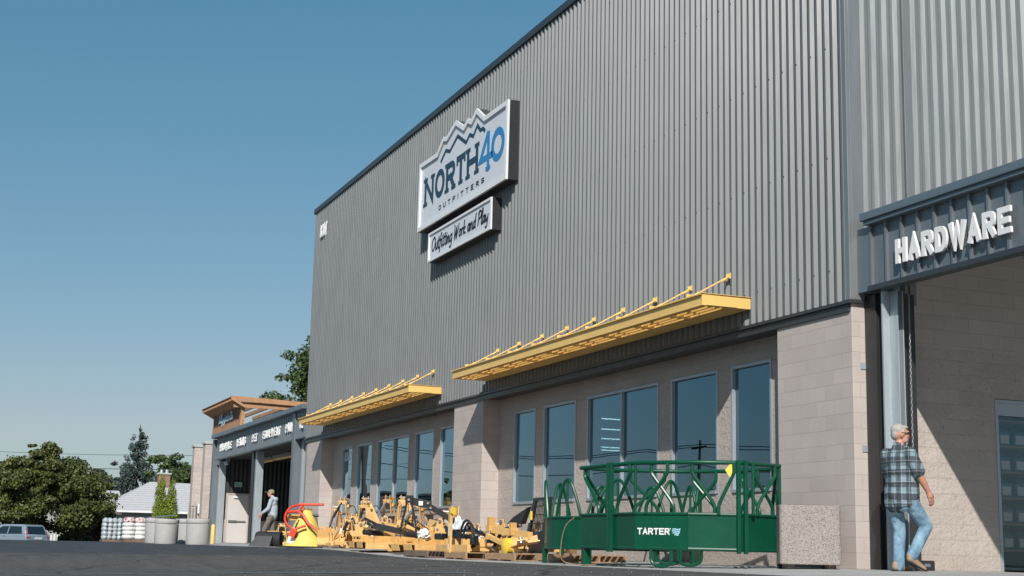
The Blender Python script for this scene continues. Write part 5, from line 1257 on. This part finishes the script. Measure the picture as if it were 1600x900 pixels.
h = MB(); h.ellip(T(0, -.05, -.01), (.078, .06, .06), E_); blob('hair', h, .008, simple('brown_hair', (.07, .04, .025), .8), m2p, 2)

# ------------------------------------------------------------ left middle distance
def tub(x, y, r, h, label):
    z = G(x, y)
    t = thing('concrete_tub', label, 'planter', (x, y, z), 0, 'round cast concrete tubs by the left entrance')
    prof = [(r*.94, 0), (r*.98, .03), (r*.985, h-.16), (r*1.0, h-.14), (r*1.03, h-.12), (r*1.03, h-.02), (r*1.01, h), (r*.86, h), (r*.84, h-.12)]
    obj('body', MB().lathe([(a, b_+z) for a, b_ in prof[:3]]+[(r*.9, h-.158+z)], (x, y, 0), 40), M_conc, t, smooth='auto')
    obj('rim', MB().lathe([(a, b_+z) for a, b_ in prof[3:]], (x, y, 0), 40), M_conc, t, smooth='auto'); return t
tub(-46.9, 8.27, .385, .82, 'round concrete tub nearest the yellow bollard, in front')
tub(-49.3, 8.33, .40, .84, 'round concrete tub half hidden behind the front right tub')
tub(-47.9, 7.42, .385, .80, 'round concrete tub at the front of the left pair')
tub(-50.4, 7.50, .42, .84, 'leftmost round concrete tub, behind its neighbour beside the bagged goods')
bo = thing('bollard', 'short yellow bollard between the concrete tubs and the first dark post', 'bollard', (-50.9, 9.5, G(-50.9, 9.5)))
obj('post', MB().lathe([(.075, 0), (.075, .62), (.06, .66), (.03, .68)], (-50.9, 9.5, G(-50.9, 9.5)), 16), M_yellow, bo, smooth='auto')
obj('base_plate', MB().box(-51.05, -50.75, 9.35, 9.65, G(-50.9, 9.5)-.05, G(-50.9, 9.5)+.012), M_steel, bo)
# neighbouring block wall with two pilasters
nw = thing('block_wall', 'tall tan split block wall with two capped pilasters left of the dark entrance', 'wall', (-67, 12.6, 0))
for x0, x1, y0, y1, h, in ((-69.2, -68.6, 11.70, 12.38, 4.75), (-64.8, -64.2, 11.42, 12.05, 4.62)):
    obj('pilaster', MB().box(x0, x1, y0, y1, -.3, h-.12), M_split, nw, bevel=.02)
    obj('cap_stone', MB().box(x0-.05, x1+.05, y0-.05, y1+.05, h-.119, h), M_conc, nw, bevel=.02)
obj('wall_panel', MB().box(-70, -61.4, 12.39, 12.7, -.3, 4.3), M_split, nw)
ub = thing('utility_box', 'small white utility meter box on the block pilaster above the concrete tubs', 'utility box', (-68, 11.9, 1))
obj('case', MB().box(-68.55, -68.35, 11.98, 12.32, 1.5, 1.95), M_white, ub, bevel=.02)
obj('pipes', MB().tube([(-68.4, 11.55, .2), (-68.4, 11.55, 2.0), (-68.4, 11.85, 2.0), (-68.4, 11.85, .3)], .03, 6).tube([(-68.4, 11.70, .2), (-68.4, 11.70, 1.9)], .02, 6), M_card, ub)
# bagged goods
def bagstack(label, x, y, nx, nz, bw, bh, bd, mats, wrap=False):
    z0 = G(x, y); t = thing('goods_stack', label, 'stack of bags', (x, y, z0))
    obj('pallet_base', MB().box(x-bd/2, x+bd/2, y-nx*bw/2, y+nx*bw/2, z0, z0+.12), M_woodd, t)
    for k in range(nz):
        for i_ in range(nx):
            mb = MB().ellip((x+bd/2-.25, y-nx*bw/2+(i_+.5)*bw+rng.normal()*.01, z0+.12+(k+.5)*bh), (.33, bw*.66, bh*.88), n=12, m=8)
            mb.v = [(p[0], p[1]+rng.normal()*.008, p[2]+rng.normal()*.006) for p in mb.v]
            obj('bag', mb, mats[1] if k >= nz-1 and rng.random() < .8 else mats[0], t, smooth=True)
    obj('core', MB().box(x-bd/2+.05, x+bd/2-.3, y-nx*bw/2+.06, y+nx*bw/2-.06, z0+.12, z0+.12+nz*bh-.04), mats[0], t, bevel=.04)
    return t
M_bagw = simple('white_sack', (.66, .66, .64), .5, 0, .12, 6, 30, .5); M_bagr = Mt('red_printed_sack', (.42, .07, .06), .5); M_bagr.l(M_bagr.ramp(M_bagr.noise(9, 3), [(.47, (.45, .05, .05)), (.50, (.62, .60, .58))]), M_bagr.b.inputs['Base Color']); M_bagr = M_bagr.m
M_bott = simple('wrapped_bottles', (.40, .45, .46), .25, 0, .5, 10, 30, .6)
bagstack('stack of white sacks topped with red printed ones beside the concrete tubs', -61.8, 8.45, 3, 5, .45, .17, 1.0, (M_bagw, M_bagr))
bagstack('shrink wrapped grey stack of bottled goods left of the white sacks', -63.0, 7.45, 4, 5, .20, .17, 1.0, (M_bott, M_bott))
# dark metal enclosure
shd = thing('metal_enclosure', 'low dark corrugated enclosure behind the concrete tubs and conifers', 'fence', (-80, 12, 0))
obj('panel', ribs_y(10.9, 15, -81, -1, 1.45, .3, .04), M_trim, shd, fix=False); obj('top_rail', MB().add([(-81.05, 10.85, 1.30), (-80.9, 10.85, 1.30), (-80.9, 13.0, 1.60), (-81.05, 13.0, 1.60), (-81.05, 10.85, 1.38), (-80.9, 10.85, 1.38), (-80.9, 13.0, 1.68), (-81.05, 13.0, 1.68)], [(0, 1, 2, 3), (7, 6, 5, 4), (0, 4, 5, 1), (1, 5, 6, 2), (2, 6, 7, 3), (3, 7, 4, 0)]), M_cap, shd)

# ------------------------------------------------------------ vegetation
def leafmesh(centres, radii, count, size, shell=.5, up=.3, stretch=1.0):
    """many small leaf faces spread through ellipsoidal clumps"""
    w = np.array([r[0]*r[1]*r[2] for r in radii])**.66; w /= w.sum(); idx = rng.choice(len(centres), count, p=w)
    d = rng.normal(size=(count, 3)); d /= np.linalg.norm(d, axis=1)[:, None]
    rad = shell+(1-shell)*rng.random(count)**.5
    rad *= 1+.10*rng.normal(size=count)
    P = np.array(centres)[idx]+d*np.array(radii)[idx]*rad[:, None]
    n = d*.6+rng.normal(size=(count, 3))*.7+np.array([0, 0, up]); n /= np.linalg.norm(n, axis=1)[:, None]
    a = np.cross(n, rng.normal(size=(count, 3))); a /= np.linalg.norm(a, axis=1)[:, None]; b_ = np.cross(n, a)
    s = size*(.6+.8*rng.random(count))[:, None]
    V = np.stack([P-a*s*.5, P-b_*s*.35*stretch, P+a*s*.6, P+b_*s*.35*stretch], 1).reshape(-1, 3)
    me = bpy.data.meshes.new('crown'); me.vertices.add(len(V)); me.vertices.foreach_set('co', V.ravel())
    me.loops.add(count*4); me.loops.foreach_set('vertex_index', np.arange(count*4)); me.polygons.add(count)
    me.polygons.foreach_set('loop_start', np.arange(count)*4); me.update(calc_edges=True); return me
M_bark = simple('bark', (.075, .055, .04), .9, 0, .3)
M_fA = foliage('broadleaf_olive', (.055, .075, .018), (.10, .125, .03), (.165, .175, .05))
M_fB = foliage('broadleaf_green', (.04, .07, .02), (.075, .115, .03), (.12, .16, .045))
M_fC = foliage('spruce_needles', (.03, .05, .045), (.055, .085, .075), (.10, .125, .105))
M_fD = foliage('arborvitae_sprays', (.15, .22, .015), (.26, .34, .025), (.36, .43, .04))
def limbs(mb, base, top, spread, n, r):
    base = Vector(base); top = Vector(top)
    mb.tube([base, base.lerp(top, .5)+Vector((random.uniform(-.1, .1), random.uniform(-.1, .1), 0)), top], [r, r*.7, r*.2], 8)
    for k in range(n):
        a = 2*math.pi*k/n+random.uniform(-.3, .3); s0 = base.lerp(top, random.uniform(.2, .65)); e = s0+Vector((math.cos(a)*spread, math.sin(a)*spread, random.uniform(.3, .9)*spread))
        mb.tube([s0, s0.lerp(e, .5)+Vector((0, 0, -.08*spread)), e], [r*.5, r*.3, r*.08], 6)
def broadleaf(label, base, height, rx, ry, clumps, leaves, size, mat, low=.15, trunk_r=.16, group=None):
    t = thing('broadleaf_tree', label, 'tree', base, 0, group, local=True)
    cs, rs = [], []
    for k in range(clumps):
        u = rng.normal(size=3); u /= np.linalg.norm(u); q = rng.random()**.4
        zc = low+(1-low)*.5+(1-low)*.42*u[2]*q; taper = 1-.45*max(0, (zc-.55)/.45)
        cs.append((u[0]*q*rx*.82*taper, u[1]*q*ry*.82*taper, zc*height)); r = (.16+.16*rng.random())*min(rx, height*.5)
        rs.append((r*1.15, r*1.15, r*.8))
    for k in range(clumps//2):      # ragged sprays beyond the main mass
        a = rng.random()*2*math.pi; zc = low+(1-low)*(.12+.80*rng.random()); e = math.sqrt(max(.05, 1-((zc-low)/(1-low)*2-1)**2))
        q = .78+.20*rng.random(); cs.append((math.cos(a)*rx*e*q, math.sin(a)*ry*e*q, zc*height*(1.0+.03*rng.normal()))); w_ = .10*min(rx, height*.5)*(.7+.6*rng.random()); rs.append((w_*1.4, w_*1.4, w_*.8))
    me = leafmesh(cs, rs, leaves, size, .25); obj('crown', me, mat, t)
    mb = MB(); limbs(mb, (0, 0, -.3), (0, 0, height*.8), rx*.6, 8, trunk_r); obj('trunk', mb, M_bark, t, smooth=True); return t
gz = lambda x, y: G(x, y)
broadleaf('dense dark olive tree with low drooping crown at the left, nearest the silver car', (-90.5, 5.2, gz(-90, 5)), 6.1, 2.3, 2.3, 46, 26000, .17, M_fA, .10)
broadleaf('spreading olive tree with a ragged top between the silver car and the grey roofed house', (-91.6, 8.5, gz(-91, 8)), 5.9, 2.9, 2.7, 52, 30000, .17, M_fA, .16)
broadleaf('small olive sprig topped tree standing between the two large left trees', (-90.9, 6.75, gz(-90, 6)), 7.0, 1.5, 1.5, 24, 12000, .15, M_fA, .45, .1)
broadleaf('half seen tree at the far left edge above the cars', (-117.5, 3.6, -1.6), 9.2, 2.6, 2.3, 30, 12000, .24, M_fB, .25)
broadleaf('tall dark green tree rising behind the left end of the grey store', (-92.5, 24.9, -1.2), 15.4, 5.0, 4.8, 130, 80000, .22, M_fB, .3, .3)
broadleaf('wide green tree behind the grey roofed house, right of the spruce', (-133, 22.3, -1.6), 10.3, 4.2, 4.6, 60, 30000, .26, M_fB, .2, .3)
broadleaf('hazy grey green tree far off between the olive tree and the spruce', (-188, 20.6, -2), 12.6, 3, 2.6, 36, 14000, .3, M_fC, .2, .2)
broadleaf('low dark bush under the olive tree beside the brown shed', (-95.5, 8.9, -.9), 2.2, 1.3, 1.3, 14, 6000, .14, M_fA, .0, .05)
broadleaf('dark tree mass behind the spruce at the left of the house roof', (-160, 17.5, -2), 7.6, 3.6, 4, 30, 14000, .3, M_fC, .05, .2)
broadleaf('dark green tree low behind the house roof, right of the chimney', (-150, 24.5, -2), 8.4, 4, 4, 36, 14000, .28, M_fB, .05, .2)
# spruce
def spruce(label, base, H, rb):
    t = thing('spruce_tree', label, 'tree', base, 0, local=True); cs, rs = [], []
    nl = 20
    for k in range(nl):
        z = .08+.9*k/nl; R_ = rb*(1-z)**.8*(.9+.2*rng.random()); m_ = max(3, int(9*(1-z)+3))
        for i_ in range(m_):
            a = 2*math.pi*(i_+rng.random())/m_
            for q in (.45, .8, 1.0):
                cs.append((math.cos(a)*R_*q, math.sin(a)*R_*q, H*(z-.04*q*(1-z)-.01+.02*rng.normal()))); rs.append((.62*(1.25-z), .62*(1.25-z), .30+.2*(1-z)))
    obj('crown', leafmesh(cs, rs, 42000, .26, .3, .2, .6), M_fC, t); mb = MB(); mb.tube([(0, 0, -.5), (0, 0, H)], [.22, .03], 8); obj('trunk', mb, M_bark, t); return t
spruce('tall blue green spruce behind the grey roofed house', (-153.9, 20.4, -2), 14.3, 4.0)
for x, y, h_, lb in ((-82.1, 12.28, 4.55, 'taller left one of two bright green columnar conifers behind the tubs'), (-81.9, 12.85, 4.2, 'shorter right one of two bright green columnar conifers behind the tubs')):
    t = thing('columnar_conifer', lb, 'conifer', (x, y, -.75), 0, local=True); cs, rs = [], []
    for k in range(26):
        z = k/25; r = (.62*(1-z)**.6+.05); cs.append((rng.normal()*.03, rng.normal()*.03, z*h_*.97+.1)); rs.append((r, r, .28))
    obj('crown', leafmesh(cs, rs, 16000, .10, .75, 1.2, .5), M_fD, t); obj('trunk', MB().tube([(0, 0, -.3), (0, 0, h_*.9)], [.07, .01], 6), M_bark, t)

# ------------------------------------------------------------ house, shed, cars, wires
hs2 = thing('house', 'low pale green house with a broad light grey hipped roof and brick chimney', 'house', (-124, 17, -1.6))
zx = -1.6
M_roof = simple('light_grey_shingle', (.47, .47, .475), .85, 0, .1, 1, 20)
def shingle():
    m = Mt('light_grey_shingles', (.46, .46, .47), .85); w = m.n('TexWave'); w.bands_direction = 'Z'; w.inputs['Scale'].default_value = 1.6; w.inputs['Distortion'].default_value = .3; m.l(m.coord(), w.inputs[0])
    f = m.math('ADD', m.math('MULTIPLY', w.outputs['Fac'], .4), m.math('MULTIPLY', m.noise(3, 5), .6)); m.l(m.ramp(f, [(.3, (.38, .38, .39)), (.7, (.50, .50, .505))]), m.b.inputs['Base Color']); return m.m
M_sh = shingle()
E0, E1 = -119.5, -132.5; ya, yb = 13.4, 26
rf_ = MB(); rf_.add([(E0, ya, 2.62), (E0, yb, 2.55), (E1, yb, 2.6), (E1, ya, 2.6), (-126, 17.85, 5.22), (-126, 23, 5.18)], [(0, 1, 5, 4), (1, 2, 5), (2, 3, 4, 5), (3, 0, 4), (0, 3, 2, 1)])
obj('roof', rf_, M_sh, hs2)
obj('gutter', MB().box(E0-.02, E0+.12, ya, yb, 2.44, 2.60), M_white, hs2)
obj('wall', MB().box(E1+.5, E0-.6, ya+.5, yb-.5, -1.8, 2.5), simple('pale_green_siding', (.30, .34, .30), .7), hs2)
wf = obj('window', MB().box(E0-.60, E0-.57, 15.2, 16.4, .7, 2.1), M_white, hs2); obj('pane', MB().box(E0-.569, E0-.56, 15.28, 16.32, .78, 2.02), M_trim, wf)
ch_ = obj('chimney', MB().box(-125.6, -124.8, 18.4, 19.35, 4.2, 5.85), simple('red_brick', (.26, .15, .12), .85, 0, .2, 6, 40), hs2)
obj('chimney_cap', MB().box(-125.7, -124.7, 18.3, 19.45, 5.851, 5.98), M_conc, ch_)
for y in (18.65, 19.1): obj('flue_pot', MB().lathe([(.14, 0), (.12, .3), (.16, .32)], (-125.2, y, 5.981), 10), M_galv, ch_)
rf_ = MB(); rf_.add([(-124, 9.0, 2.9), (-124, 15.5, 2.9), (-130, 15.5, 2.9), (-130, 9, 2.9), (-127.5, 10.5, 4.4), (-127.5, 15.5, 4.4)], [(0, 1, 5, 4), (1, 2, 5), (2, 3, 4, 5), (3, 0, 4), (0, 3, 2, 1)])
wg = obj('wing_wall', MB().box(-129.5, -124.5, 9.5, 13.8, -1.8, 2.88), simple('pale_siding', (.36, .36, .34), .7), hs2); obj('wing_roof', rf_, M_sh, wg)
shd2 = thing('brown_shed', 'dark brown open shed in the shade behind the olive tree', 'shed', (-102, 10.5, -1))
obj('walls', MB().box(-103.5, -103.4, 9.4, 12.2, -1.4, 1.9).box(-103.4, -101, 12.1, 12.2, -1.4, 1.9).box(-103.4, -101, 9.4, 9.5, -1.4, 1.9), simple('dark_brown_boards', (.05, .028, .02), .85), shd2)
obj('roof', MB().box(-103.8, -100.7, 9.1, 12.5, 1.9, 2.05), M_woodd, shd2)
for k, y in enumerate(np.arange(7.9, 9.3, .2)):
    t = tag(obj('fence_picket', MB().box(-99.02, -98.98, y-.05, y+.05, -1.1, .45+.05*(k % 2)), M_white), 'white picket in the short run of pickets beside the parked silver car', 'picket', 'white pickets beside the silver car')
def car(label, loc, rz, body, sz=(4.2, 1.72, 1.52), name='parked_car', roof=False, group='cars parked beyond the crest of the lot'):
    L, Wd, H = sz; t = thing(name, label, 'car', loc, rz, group, local=True); w = Wd/2
    lo = [(-L/2, .32), (-L/2-.02, .62), (-L/2+.02, .92), (-L/2+.10, .98), (L*.18, .96), (L*.42, .84), (L/2-.04, .70), (L/2, .5), (L/2-.02, .28)]
    f = lambda u, v, q: (q, u, v)
    obj('body', MB().prism(lo, f, -w, w), body, t, bevel=.07, smooth='auto')
    up = [(-L/2+.12, .975), (-L/2+.36, H-.06), (-L/2+.55, H), (L*.02, H), (L*.10, H-.05), (L*.27, .965)]
    v = [(q*(w-.04-.17*max(0, (z-.97)/(H-.97))), u, z) for q in (-1, 1) for u, z in up]; n_ = len(up)
    cab = MB().add(v, [tuple(range(n_))[::-1], tuple(range(n_, 2*n_))]+[(k, (k+1) % n_, n_+(k+1) % n_, n_+k) for k in range(n_)])
    cb = obj('cabin', cab, body, t, bevel=.05, smooth='auto')
    xx = lambda z: w-.04-.17*max(0, (z-.97)/(H-.97))+.012
    for q in (-1, 1):
        for pts in ([(-L/2+.42, 1.0), (-L/2+.62, H-.12), (-.52, H-.10), (-.52, 1.0)], [(-.44, 1.0), (-.44, H-.10), (L*.02, H-.12), (L*.22, 1.0)]):
            obj('side_window', MB().add([(q*xx(z), u, z) for u, z in pts]+[(q*(xx(z)-.02), u, z) for u, z in pts], [(0, 1, 2, 3), (7, 6, 5, 4), (0, 4, 5, 1), (1, 5, 6, 2), (2, 6, 7, 3), (3, 7, 4, 0)]), M_cglass, cb)
        obj('tail_light', MB().add([(q*(w-.02), -L/2-.012, .78), (q*(w-.26), -L/2-.03, .80), (q*(w-.20), -L/2+.12, 1.05), (q*(w-.17), -L/2+.28, H-.16), (q*(w-.03), -L/2+.34, .92), (q*(w-.02)*1.01, -L/2+.05, .76)], [(0, 1, 2, 5), (2, 3, 4, 5)]), M_tail, t)
        for u in (-L*.31, L*.31):
            wh = obj('wheel', MB().lathe([(.16, -.1), (.3, -.1), (.32, -.07), (.32, .07), (.3, .1), (.16, .1)], (q*(w-.08), u, .32), 24, 'x'), M_rub, t, smooth='auto')
            obj('hub_cap', MB().lathe([(.17, -.012), (.16, .012)], (q*(w+.02), u, .32), 16, 'x'), M_galv, wh)
        obj('door_handle', MB().box(q*w-.01, q*w+.02, -.35, -.2, .84, .87), M_blk, t)
    obj('rear_window', MB().add([(-w+.22, -L/2+.115, 1.0), (w-.22, -L/2+.115, 1.0), (w-.30, -L/2+.33, H-.10), (-w+.30, -L/2+.33, H-.10), (-w+.22, -L/2+.135, 1.0), (w-.22, -L/2+.135, 1.0), (w-.30, -L/2+.35, H-.10), (-w+.30, -L/2+.35, H-.10)], [(0, 1, 2, 3), (7, 6, 5, 4), (0, 4, 5, 1), (1, 5, 6, 2), (2, 6, 7, 3), (3, 7, 4, 0)]), M_cglass, cb)
    obj('number_plate', MB().box(-.26, .26, -L/2-.035, -L/2-.022, .70, .83), M_paper, t); obj('rear_bumper', MB().box(-w+.03, w-.03, -L/2-.06, -L/2+.06, .36, .58), body, t, bevel=.03)
    return t
M_cglass = simple('dark_car_glass', (.012, .02, .024), .08, 0, .1, spec=.8); M_tail = simple('red_tail_lamp', (.45, .01, .015), .2, 0, .1)
def cpaint(n_, c): m = Mt(n_, c, .3, .0, .6); m.b.inputs['Coat Weight'].default_value = .5; m.vary(.05, 2, 20); return m.m
hd_ = Vector((-.80, -.60, 0)).normalized()
car('silver blue hatchback parked with its tail to the camera, nearest of the cars', (-86.9, 4.85, -.58), math.atan2(-hd_.x, hd_.y), cpaint('silver_blue_paint', (.20, .26, .31)))
car('white estate car parked behind the silver hatchback at the left edge', (-91.2, 2.6, -.55), math.atan2(-hd_.x, hd_.y), cpaint('white_paint', (.60, .61, .62)), (4.6, 1.8, 1.66))
car('dark grey car mostly hidden beyond the white estate car', (-98.5, 5.0, -.75), math.atan2(-hd_.x, hd_.y), cpaint('dark_slate_paint', (.06, .09, .11)), (4.6, 1.8, 1.72))
bd = thing('barricade', 'white road barricade board with orange stripes behind the silver car', 'barricade', (-98, 6.8, -1))
obj('board', MB().box(-98.02, -98, 6.35, 7.1, .78, 1.12), M_white, bd)
obj('stripe', MB().add([(-97.995, 6.4, .79), (-97.995, 6.52, .79), (-97.995, 6.8, 1.11), (-97.995, 6.68, 1.11)], [(0, 1, 2, 3)]), simple('orange_paint', (.7, .25, .04), .5), bd)
for y in (6.45, 7.0): obj('leg', MB().box(-98.05, -98.021, y-.03, y+.03, -1.1, 1.1), M_galv, bd)
# wires and their poles
def wire(p, q, sag, r, label, n=24):
    p, q = Vector(p), Vector(q); pts = [p.lerp(q, k/n)-Vector((0, 0, sag*4*(k/n)*(1-k/n))) for k in range(n+1)]
    return tag(obj('power_line', MB().tube(pts, r, 5), M_rub, None, smooth=True), label, 'wire')
wire((-112, -14, 7.0), (-97.5, 27, 6.6), .75, .014, 'upper thin power line crossing the sky above the left trees')
wire((-112, -14, 5.7), (-97.5, 27, 5.6), .6, .024, 'lower thicker power line crossing in front of the spruce')
def pole(x, y, h, label, arms=1, r=.15):
    z = -.6; t = thing('utility_pole', label, 'pole', (x, y, z), 0)
    obj('pole', MB().tube([(x, y, z-.4), (x, y, z+h)], [r, r*.7], 10), M_bark, t, smooth='auto')
    for k in range(arms): obj('cross_arm', MB().box(x-1.1, x+1.1, y-.06, y+.06, z+h-.6-k*.9, z+h-.48-k*.9), M_bark, t)
    for dx in (-1, -.4, .4, 1): obj('insulator', MB().lathe([(.04, 0), (.06, .06), (.03, .14)], (x+dx, y, z+h-.479), 8), M_galv, t)
    return t
# across the street (seen only as reflections in the shop windows)
pole(-84.7, -25, 8.4, 'dark utility pole across the road, mirrored in the window behind the tall feeder')
pole(-121, -12.1, 13, 'thick utility pole far down the road, mirrored in a left bay window', 2, .3)
pole(-20, -25, 9, 'utility pole across the road behind the photographer')
for k, z in enumerate((7.5, 7.3, 6.0)):
    wire((-121, -14+k*.5, z+1.5), (-84.7, -25+k*.3, z), .9, .03, ('top', 'middle', 'lowest')[k]+' wire between the two poles across the road')
    wire((-84.7, -25+k*.3, z), (-20, -25+k*.3, z), 1.5, .03, ('top', 'middle', 'lowest')[k]+' wire along the road behind the photographer')
for x0, x1, h_, col, lb in ((-230, -207, 8.0, (.10, .075, .06), 'long brown flat roofed building far across the road'), (-200, -186, 5.0, (.32, .33, .34), 'pale grey garage across the road'), (-190, -182.5, 6.6, (.13, .10, .09), 'plain brown block across the road'), (-170, -150, 5, (.3, .29, .28), 'pale low building across the road with a white roof'), (-100, -88, 3.2, (.25, .25, .25), 'small grey building across the road'), (-60, -48, 3.4, (.2, .17, .15), 'brown low shop across the road'), (-30, -12, 3.4, (.3, .3, .3), 'grey low shop across the road')):
    t = thing('far_building', lb, 'building', ((x0+x1)/2, -44, -2)); obj('walls', MB().box(x0, x1, -50, -40, -2, h_), simple('far_wall', col, .8), t); obj('roof', MB().box(x0-.5, x1+.5, -50.4, -39.6, h_, h_+.35), M_white if 'white' in lb else M_trim, t)
    wf = obj('window', MB().box(x0+2, x0+4, -39.99, -39.95, 0, 1.6), M_white, t); obj('pane', MB().box(x0+2.1, x0+3.9, -39.949, -39.94, .1, 1.5), M_cglass, wf)
for x, y, h_, lb in ((-178, -42, 12, 'tall tree across the road mirrored in the window beside the middle pier'), (-140, -46, 9, 'rounded tree across the road behind the utility pole'), (-70, -42, 7, 'small tree across the road between the low buildings'), (-8, -40, 8, 'tree across the road behind the photographer')):
    broadleaf(lb, (x, y, -2), h_, 4, 4, 24, 7000, .4, M_fB, .2)
